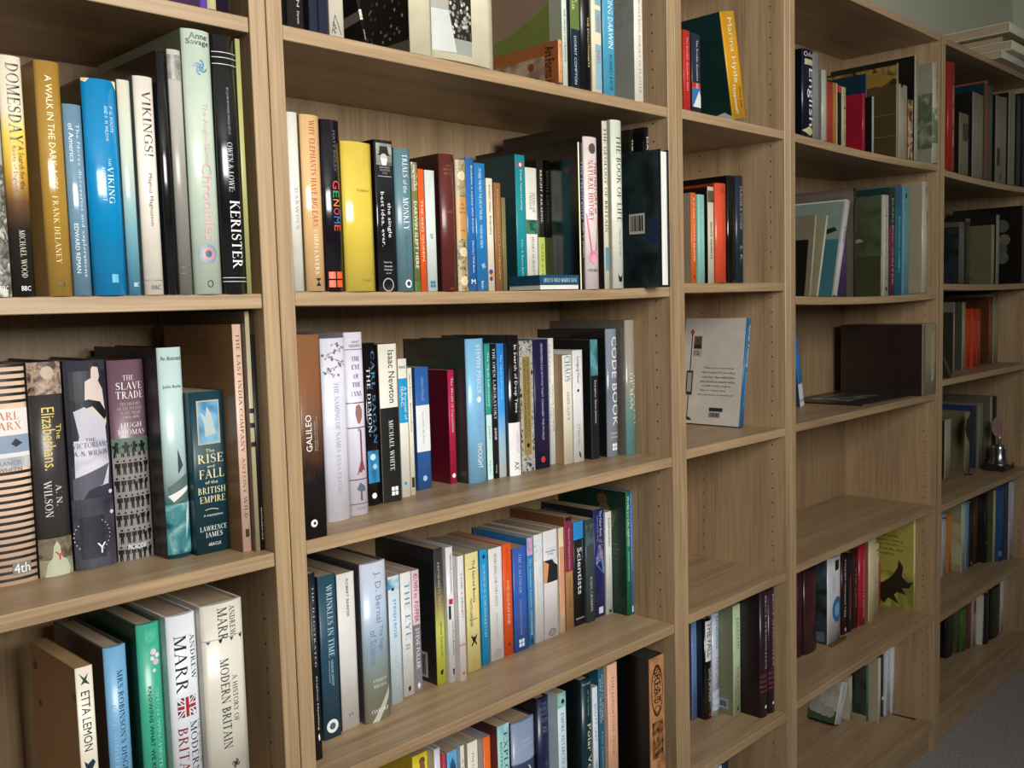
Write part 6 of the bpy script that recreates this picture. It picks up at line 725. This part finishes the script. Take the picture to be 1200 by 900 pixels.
  (2.5286, 0.0551, 0.0030, 0.150, 0.2714, 0.000, '#8A8672', 'grey-cream spine with torn flaring cap, tenth from left, first row of farthest bookcase', {'hb': 1, 'side': '#15120f', 'tx': [('a history of', 'd', 0.2, 0.8, 0.05, 0.2, '#3a362c')], 'kk': 0.78}),
  (2.5981, 0.0397, 0.0030, 0.150, 0.2692, 0.000, '#15120f', 'thin black spine with pale dots, eleventh from left, first row of farthest bookcase', {'tx': [('FRANCE AND WAR', 'd', 0.1, 0.7, 0.4, 0.6, '#6a655a')], 'kk': 0.78}),
  (2.6467, 0.0791, 0.0030, 0.180, 0.2810, 0.000, '#15161f', 'black spine cut by the photograph’s right side, rightmost, first row of farthest bookcase', {'hb': 1, 'kk': 0.78}),
 ]),
 ('E', 2, 0.021, 'books on the second row of the farthest bookcase', [
  (2.1376, 0.0408, 0.0030, 0.160, 0.1688, 0.000, '#5C594c', 'grey spine with blue-black pictorial cover, leftmost, second row of farthest bookcase', {'side': '#16171c', 'side_art': [('b', 0, 0.08, '#4a483e'), ('n', 0.1, 1, ['#0f1014', '#20242c', '#2a2c34'], 6)], 'kk': 0.78}),
  (2.1828, 0.0366, 0.0030, 0.150, 0.1805, 0.000, '#1F130f', 'dark maroon spine, second from left, second row of farthest bookcase', {'art': [('b', 0.2, 0.8, '#55503f', 0.5, 0.7), ('b', 0, 0.05, '#5a4a34')], 'kk': 0.78}),
  (2.3974, 0.0213, 0.0030, 0.170, 0.1727, 0.000, '#8F8F66', 'pale green-cream spine with blank beige cover, third from left, second row of farthest bookcase', {'side': '#5f5c44', 'side_tx': [('PHAIDON', 'h', 0.87, 0.92, 0.3, 0.7, '#23211a')], 'kk': 0.78}),
  (2.4364, 0.0237, 0.0030, 0.200, 0.2030, 0.000, '#8F8C7a', 'tall white spine with black cover, fourth from left, second row of farthest bookcase', {'side': '#17100e', 'kk': 0.78}),
  (2.6709, 0.0411, 0.0030, 0.210, 0.2399, 0.000, '#5a3c36', 'brown spine with sculpted faces on cover, rightmost, second row of farthest bookcase', {'side': '#0c0b0a', 'side_art': [('d', 0.72, 0.25, 0.02, '#55544a'), ('d', 0.75, 0.43, 0.018, '#6a685c'), ('d', 0.7, 0.55, 0.02, '#55544a'), ('d', 0.72, 0.66, 0.02, '#5f5e52'), ('d', 0.45, 0.88, 0.025, '#3a3a34'), ('b', 0.94, 0.955, '#6a685c', 0.4, 0.55)], 'kk': 0.78}),
 ]),
 ('E', 3, -0.236, 'books on the third row of the farthest bookcase', [
  (2.2354, 0.0092, 0.0500, 0.150, 0.2046, 0.000, '#77736a', 'grey-white spine, dark green cover, leftmost, third row of farthest bookcase', {'side': '#23241c', 'side_art': [('b', 0, 0.14, '#55524a')], 'kk': 1.2}),
  (2.2454, 0.0127, 0.0800, 0.130, 0.1783, 0.000, '#9A3A20', 'thin red spine, mostly hidden by upright, second from left, third row of farthest bookcase', {'kk': 1.2}),
  (2.3967, 0.0244, 0.0825, 0.150, 0.2020, 0.000, '#8A8A6e', 'pale green-cream spine with grey cover, third from left, third row of farthest bookcase', {'side': '#3a3a30', 'kk': 1.2}),
  (2.4959, 0.0289, 0.1046, 0.130, 0.1804, 0.000, '#A83A1c', 'orange paperback, first of the orange set, fourth from left, third row of farthest bookcase', {'kk': 1.2}),
  (2.5255, 0.0318, 0.0969, 0.130, 0.1796, 0.000, '#A83A1c', 'orange paperback, second of the orange set, fifth from left, third row of farthest bookcase', {'kk': 1.2}),
  (2.5682, 0.0314, 0.0986, 0.130, 0.1786, 0.000, '#A43c1e', 'orange paperback, last of the orange set, sixth from left, third row of farthest bookcase', {'kk': 1.2}),
  (2.6647, 0.0340, 0.0947, 0.161, 0.2151, 0.000, '#77482c', 'orange-brown spine with brown cover, seventh from left, third row of farthest bookcase', {'side': '#4a2a16', 'side_art': [('n', 0.8, 1, ['#4a2a16', '#2a180e'], 12)], 'kk': 1.2}),
  (2.7049, 0.0433, 0.0953, 0.161, 0.2228, 0.000, '#85856a', 'cream spine at the right end, rightmost, third row of farthest bookcase', {'art': [('b', 0.95, 0.965, '#4a4a3a', 0.35, 0.6)], 'tx': [('Z', 'h', 0.08, 0.13, 0.4, 0.65, '#4a4a3a')], 'kk': 1.2}),
 ]),
 ('E', 4, -0.577, 'books on the fourth row of the farthest bookcase', [
  (2.4122, 0.0492, 0.1361, 0.120, 0.1833, 0.000, '#8F8B7a', 'short white spine at the left end, leftmost, fourth row of farthest bookcase', {'side': '#23211c', 'kk': 1.45}),
  (2.6044, 0.0423, 0.1435, 0.112, 0.1878, 0.000, '#857F62', 'cream spine behind the quill ornament, second from left, fourth row of farthest bookcase', {'hb': 0, 'side': '#55513c', 'kk': 1.45}),
  (2.6475, 0.0269, 0.1333, 0.123, 0.2050, 0.000, '#1D2C55', 'dark blue spine behind the cream one, third from left, fourth row of farthest bookcase', {'side': '#18264a', 'kk': 1.45}),
  (2.6752, 0.0425, 0.1268, 0.129, 0.2106, 0.000, '#6f6c5c', 'grey spine with pale cover, fourth from left, fourth row of farthest bookcase', {'side': '#5a5748', 'kk': 1.45}),
  (2.7311, 0.0211, 0.1091, 0.147, 0.2280, 0.000, '#85826c', 'tall cream spine behind the silver bell, fifth from left, fourth row of farthest bookcase', {'side': '#4a473a', 'kk': 1.45}),
  (2.7531, 0.0177, 0.1024, 0.154, 0.2282, 0.000, '#11120f', 'thin black spine touching the tall cream one, rightmost, fourth row of farthest bookcase', {'kk': 1.45}),
 ]),
 ('E', 5, -0.883, 'books on the fifth row of the farthest bookcase', [
  (2.4013, 0.0304, 0.1374, 0.119, 0.1986, 0.000, '#8d8f8c', 'narrow white spine with dark ring near top, leftmost, fifth row of farthest bookcase', {'hb': 1, 'art': [('b', 0.06, 0.08, '#2a2c30')], 'kk': 1.45}),
  (2.4667, 0.0238, 0.1420, 0.114, 0.1859, 0.000, '#B0682c', 'thin orange spine, second from left, fifth row of farthest bookcase', {'kk': 1.45}),
  (2.4912, 0.0321, 0.1114, 0.145, 0.2192, 0.000, '#9CACA0', 'pale blue-green spine with plant cover, third from left, fifth row of farthest bookcase', {'side': '#77765a', 'side_art': [('n', 0.3, 0.9, ['#77765a', '#8a8a6c', '#5a5a44'], 5)], 'kk': 1.45}),
  (2.5288, 0.0264, 0.1112, 0.140, 0.2162, 0.000, '#6A8AA4', 'pale blue spine with dark lettering, fourth from left, fifth row of farthest bookcase', {'tx': [('THE HISTORY OF BOTANY', 'd', 0.1, 0.9, 0.35, 0.7, '#2a3f5c')], 'kk': 1.45}),
  (2.5621, 0.0294, 0.1118, 0.130, 0.2073, 0.000, '#16182c', 'thin navy spine with pale foot mark, fifth from left, fifth row of farthest bookcase', {'art': [('d', 0.5, 0.94, 0.15, '#8a8a8a')], 'kk': 1.45}),
  (2.6072, 0.0354, 0.1147, 0.141, 0.2176, 0.000, '#3A2418', 'brown hardback, sixth from left, fifth row of farthest bookcase', {'hb': 1, 'kk': 1.45}),
  (2.6434, 0.0242, 0.0934, 0.150, 0.2262, 0.000, '#15110e', 'black hardback with grey smear near foot, seventh from left, fifth row of farthest bookcase', {'hb': 1, 'art': [('n', 0.68, 0.76, ['#15110e', '#4a4640'], 8)], 'kk': 1.45}),
  (2.6684, 0.0182, 0.0747, 0.160, 0.2362, 0.000, '#8F8C6e', 'cream-yellow spine with chipped cap, eighth from left, fifth row of farthest bookcase', {'hb': 1, 'side': '#3c4028', 'kk': 1.45}),
  (2.6874, 0.0390, 0.0640, 0.170, 0.2482, 0.000, '#1C3F6E', 'dark blue hardback with light foot mark, ninth from left, fifth row of farthest bookcase', {'hb': 1, 'art': [('b', 0.86, 0.93, '#4a7098', 0.0, 0.3)], 'kk': 1.45}),
  (2.7272, 0.0508, 0.0467, 0.180, 0.2570, 0.000, '#A4A8BC', 'tall white spine at the right end, rightmost, fifth row of farthest bookcase', {'side': '#33343a', 'tx': [('CLASSICS', 'd', 0.1, 0.5, 0.05, 0.25, '#4a4c5c')], 'kk': 1.45}),
 ]),
 ('E', 6, -1.134, 'books on the sixth row of the farthest bookcase', [
  (2.3840, 0.0633, 0.1185, 0.138, 0.1384, 0.000, '#101114', 'glossy black hardback at the left end, leftmost, sixth row of farthest bookcase', {'hb': 1, 'side': '#08080a', 'kk': 1.45}),
  (2.4481, 0.0250, 0.1087, 0.130, 0.1364, 0.000, '#3a4230', 'thin grey-olive spine, second from left, sixth row of farthest bookcase', {'kk': 1.45}),
  (2.4739, 0.0365, 0.1027, 0.140, 0.1387, 0.000, '#34521f', 'green hardback, third from left, sixth row of farthest bookcase', {'hb': 1, 'kk': 1.45}),
  (2.5112, 0.0283, 0.0957, 0.130, 0.1445, 0.000, '#4a3020', 'thin brown spine, fourth from left, sixth row of farthest bookcase', {'kk': 1.45}),
  (2.5403, 0.0341, 0.0926, 0.140, 0.1521, 0.000, '#8F806c', 'pinkish cream spine with maroon top, fifth from left, sixth row of farthest bookcase', {'art': [('b', 0.05, 0.32, '#4a2430', 0.35, 1)], 'tx': [('ANTHOLOGY OF VERSE', 'd', 0.35, 0.9, 0.4, 0.6, '#5a4a3c')], 'kk': 1.45}),
  (2.5752, 0.0123, 0.0743, 0.140, 0.1630, 0.000, '#A4A49c', 'narrow white spine beside the cream one, sixth from left, sixth row of farthest bookcase', {'kk': 1.45}),
  (2.5883, 0.0247, 0.0669, 0.140, 0.1693, 0.000, '#12161c', 'narrow dark spine left of dark green, seventh from left, sixth row of farthest bookcase', {'kk': 1.45}),
  (2.6395, 0.0881, 0.0715, 0.170, 0.1671, 0.000, '#0f1a12', 'tall dark green-black hardback, eighth from left, sixth row of farthest bookcase', {'hb': 1, 'side': '#08100a', 'kk': 1.45}),
  (2.7453, 0.0327, 0.0738, 0.170, 0.1688, 0.000, '#A8ACB8', 'tall white spine at the far right end, rightmost, sixth row of farthest bookcase', {'side': '#4a4c50', 'kk': 1.45}),
 ]),
]
for case, row, zs, grp, books in ROWS:
    for X, w_, Y, d, h, lean, col, lab, p in books:
        r = book(X, Y, zs+.0003-min(sag(case, row, X), sag(case, row, X+w_)), w_, d, h, lean, col, KB[case]*p.get('kk', 1), p)  # light falloff put into book colours: upper rows darkened, lower ones raised
        tag(r, lab, 'book', grp)

# ---------------- everything that is not a standing book
def flatbook(X, Y, Z, length, depth, thick, col, lab, grp=None, **p):
    p['flat'] = 1; k = p.pop('k', 1.6)
    return tag(book(X, Y, Z+.0002, thick, depth, length, 0, col, k, p), lab, 'book', grp)
G = 'large flat books stacked on top of the farthest bookcase'
flatbook(2.372, -.024, .656, .36, .27, .022, '#8d8d80', 'flat white-grey book, lowest of the stack on the farthest bookcase', G, hb=1, side='#8d8d80')
flatbook(2.395, -.044, .6785, .34, .26, .026, '#9a9880', 'flat cream box-like book, second from the bottom of the top stack', G, hb=1, side='#9a9880')
flatbook(2.43, -.012, .7050, .30, .24, .026, '#4a3c2c', 'flat dark brown book recessed inside the stack on the farthest bookcase', G, hb=1, side='#4a3c2c')
flatbook(2.405, -.034, .7315, .36, .27, .028, '#9c9a86', 'flat pale book, topmost of the stack on the farthest bookcase', G, hb=1, side='#a09e8a')
r = flatbook(1.60, .03, -.267, .29, .20, .003, '#2a2826', 'thin dark magazine lying flat with pale cover photo', k=1.4, side='#2a2826',
             side_art=[('n', .2, .8, ['#2a2826', '#55504a', '#8a8680'], 6, .15, .7)])
# small blue boxed set lying before the teal paperback
r = tag(empty('book_box', (.4475, .0015, .0196)), 'small dark blue box with white base and lettering, lying on the shelf', 'box')
boxes('lid', [(0, .0895, 0, .066, .0065, .0215)], [plain('#1F4A66', 1, .3)], r, .0005)
boxes('base', [(.001, .0885, .001, .065, 0, .0065)], [plain('#DEDAD0', 1, .6)], r)
P_, F_ = text_shape('ABACUS WILD MARBLE BASE', 'h', .3, .72, .08, .94)
lay('lettering', [(P_, F_, 0, 1)], lambda s, v, l: (s*.0895, -.0003, .0215-.015*v), r, [plain('#C9DCE4', 1)], False)
# brass plate bookend under the white-and-blue spine
r = tag(empty('bookend', (1.575, .092, -.8648)), 'small brass-coloured bookend under the blue oval book', 'bookend')
BR = plain('#9A7B3E', 1.5, .3, 0, 1)
boxes('foot', [(0, .075, 0, .012, 0, .0035)], BR, r, .001); boxes('lip', [(0, .075, 0, .003, .0035, .010)], BR, r, .0006)
# ribbon
r = tag(boxes('ribbon_marker', [(-.0035, .0035, -.05, .0, 0, .0012), (-.0045, .0045, -.062, -.05, 0, .0016)], plain('#1f2233', 1.2, .5)), 'dark ribbon marker trailing forward on the bottom shelf', 'ribbon')
r.location = (1.955, .103, -1.1638); r.rotation_euler = (0, 0, .1)
# small slab leaning on the upright
r = tag(empty('photo_frame', (2.088, .004, -.2357), (0, math.radians(-44), 0)), 'small dark grey photo frame tipped against the bookcase upright', 'frame')
boxes('frame_border', [(0, .014, 0, .06, 0, .010), (0, .014, 0, .06, .064, .074), (0, .014, 0, .01, .010, .064), (0, .014, .05, .06, .010, .064)], plain('#23241f', 2.2, .4), r, .0005)
boxes('backing_board', [(.003, .010, .01, .05, .010, .064)], plain('#35382f', 2.2, .5), r)
# silver bell trophy
SIL = plain('#B9BCC2', 1, .22, 0, 1)
r = tag(empty('bell_trophy', (2.685, .072, -.5768)), 'small silver bell trophy with oval badge on dark wooden base', 'trophy')
boxes('base', [(-.046, .046, -.036, .026, 0, .016)], plain('#1e1712', 2, .3), r, .002)
lathe('bell', [(.0005, .0745), (.016, .0735), (.019, .070), (.0195, .062), (.0205, .045), (.024, .030), (.031, .021), (.0345, .0175), (.0345, .0165), (.030, .0175), (.02, .03)], SIL, r, (0, -.006, 0))
for a in range(6):
    boxes('bell_flute', [(.0188, .0208, -.0012, .0012, .040, .071)], SIL, r, .0004).rotation_euler = (0, 0, a*math.pi/3+.3)
    r.children[-1].location = (0, -.006, 0)
lathe('stem', [(.004, .0735), (.0032, .082), (.0055, .086), (.003, .090), (.0055, .096), (.002, .101)], SIL, r, (0, -.006, 0), 20)
n = 28; V = []; F = []
for j, (f, y) in enumerate(((1, -.0022), (.80, -.0022), (.80, .0022), (1, .0022))):
    V += [(.0155*f*math.cos(2*math.pi*i/n), -.006+y, .128+.029*f*math.sin(2*math.pi*i/n)) for i in range(n)]
for j in range(4):
    for i in range(n): F.append((j*n+i, j*n+(i+1) % n, ((j+1) % 4)*n+(i+1) % n, ((j+1) % 4)*n+i))
me = bpy.data.meshes.new('badge_rim'); me.from_pydata(V, [], F); link('badge_rim', me, SIL, r).rotation_euler = (0, 0, math.radians(-68))
V = [(.0125*math.cos(2*math.pi*i/n), -.006+y, .128+.0235*math.sin(2*math.pi*i/n)) for y in (-.0015, .0015) for i in range(n)]
F = [tuple(range(n)), tuple(range(2*n-1, n-1, -1))]+[(i, (i+1) % n, n+(i+1) % n, n+i) for i in range(n)]
me = bpy.data.meshes.new('badge'); me.from_pydata(V, [], F); link('badge', me, plain('#6a4038', 1.8, .4), r).rotation_euler = (0, 0, math.radians(-68))
r.scale = (1.08, 1.08, 1.08)
# black quill-shaped knife propped on the cream book
r = tag(empty('paper_knife', (2.525, .105, -.5768), (0, 0, math.radians(-68))), 'black leaf-shaped quill ornament propped on end before cream book', 'ornament')
prof = [(0, 0), (.001, .02), (.002, .08), (.006, .1), (.017, .12), (.023, .145), (.021, .17), (.012, .192), (.004, .2)]
V = [(-b, y, z) for y in (-.0015, .0015) for b, z in prof]+[(.003+.3*b*.2, y, z) for y in (-.0015, .0015) for b, z in prof]
m = len(prof); F = []
for i in range(m-1):
    F += [(i, i+1, 2*m+i+1, 2*m+i), (m+i+1, m+i, 3*m+i, 3*m+i+1), (i+1, i, m+i, m+i+1), (2*m+i, 2*m+i+1, 3*m+i+1, 3*m+i)]
F += [(0, 2*m, 3*m, m), (m-1, 2*m-1, 4*m-1, 3*m-1)]
me = bpy.data.meshes.new('blade'); me.from_pydata(V, [], F); link('blade', me, plain('#0d0d0e', 1, .3), r, (0, 0, .002)).rotation_euler = (0, math.radians(5), 0)
boxes('foot', [(-.012, .012, -.008, .008, 0, .003)], plain('#0d0d0e', 1, .3), r, .0005)
# low dark chest on the carpet at the right end
r = tag(empty('low_chest', (2.978, .12, FZ)), 'low dark brown wooden chest on the carpet, right edge', 'chest')
DW = plain('#3a201a', 1.6, .4)
boxes('body', [(-.17, .17, -.10, .12, .012, .066)], DW, r, .002); boxes('lid', [(-.174, .174, -.104, .124, .066, .078)], DW, r, .002)
for a in (-.14, .14):
    for b in (-.08, .1): boxes('foot', [(a-.015, a+.015, b-.015, b+.015, 0, .012)], DW, r)
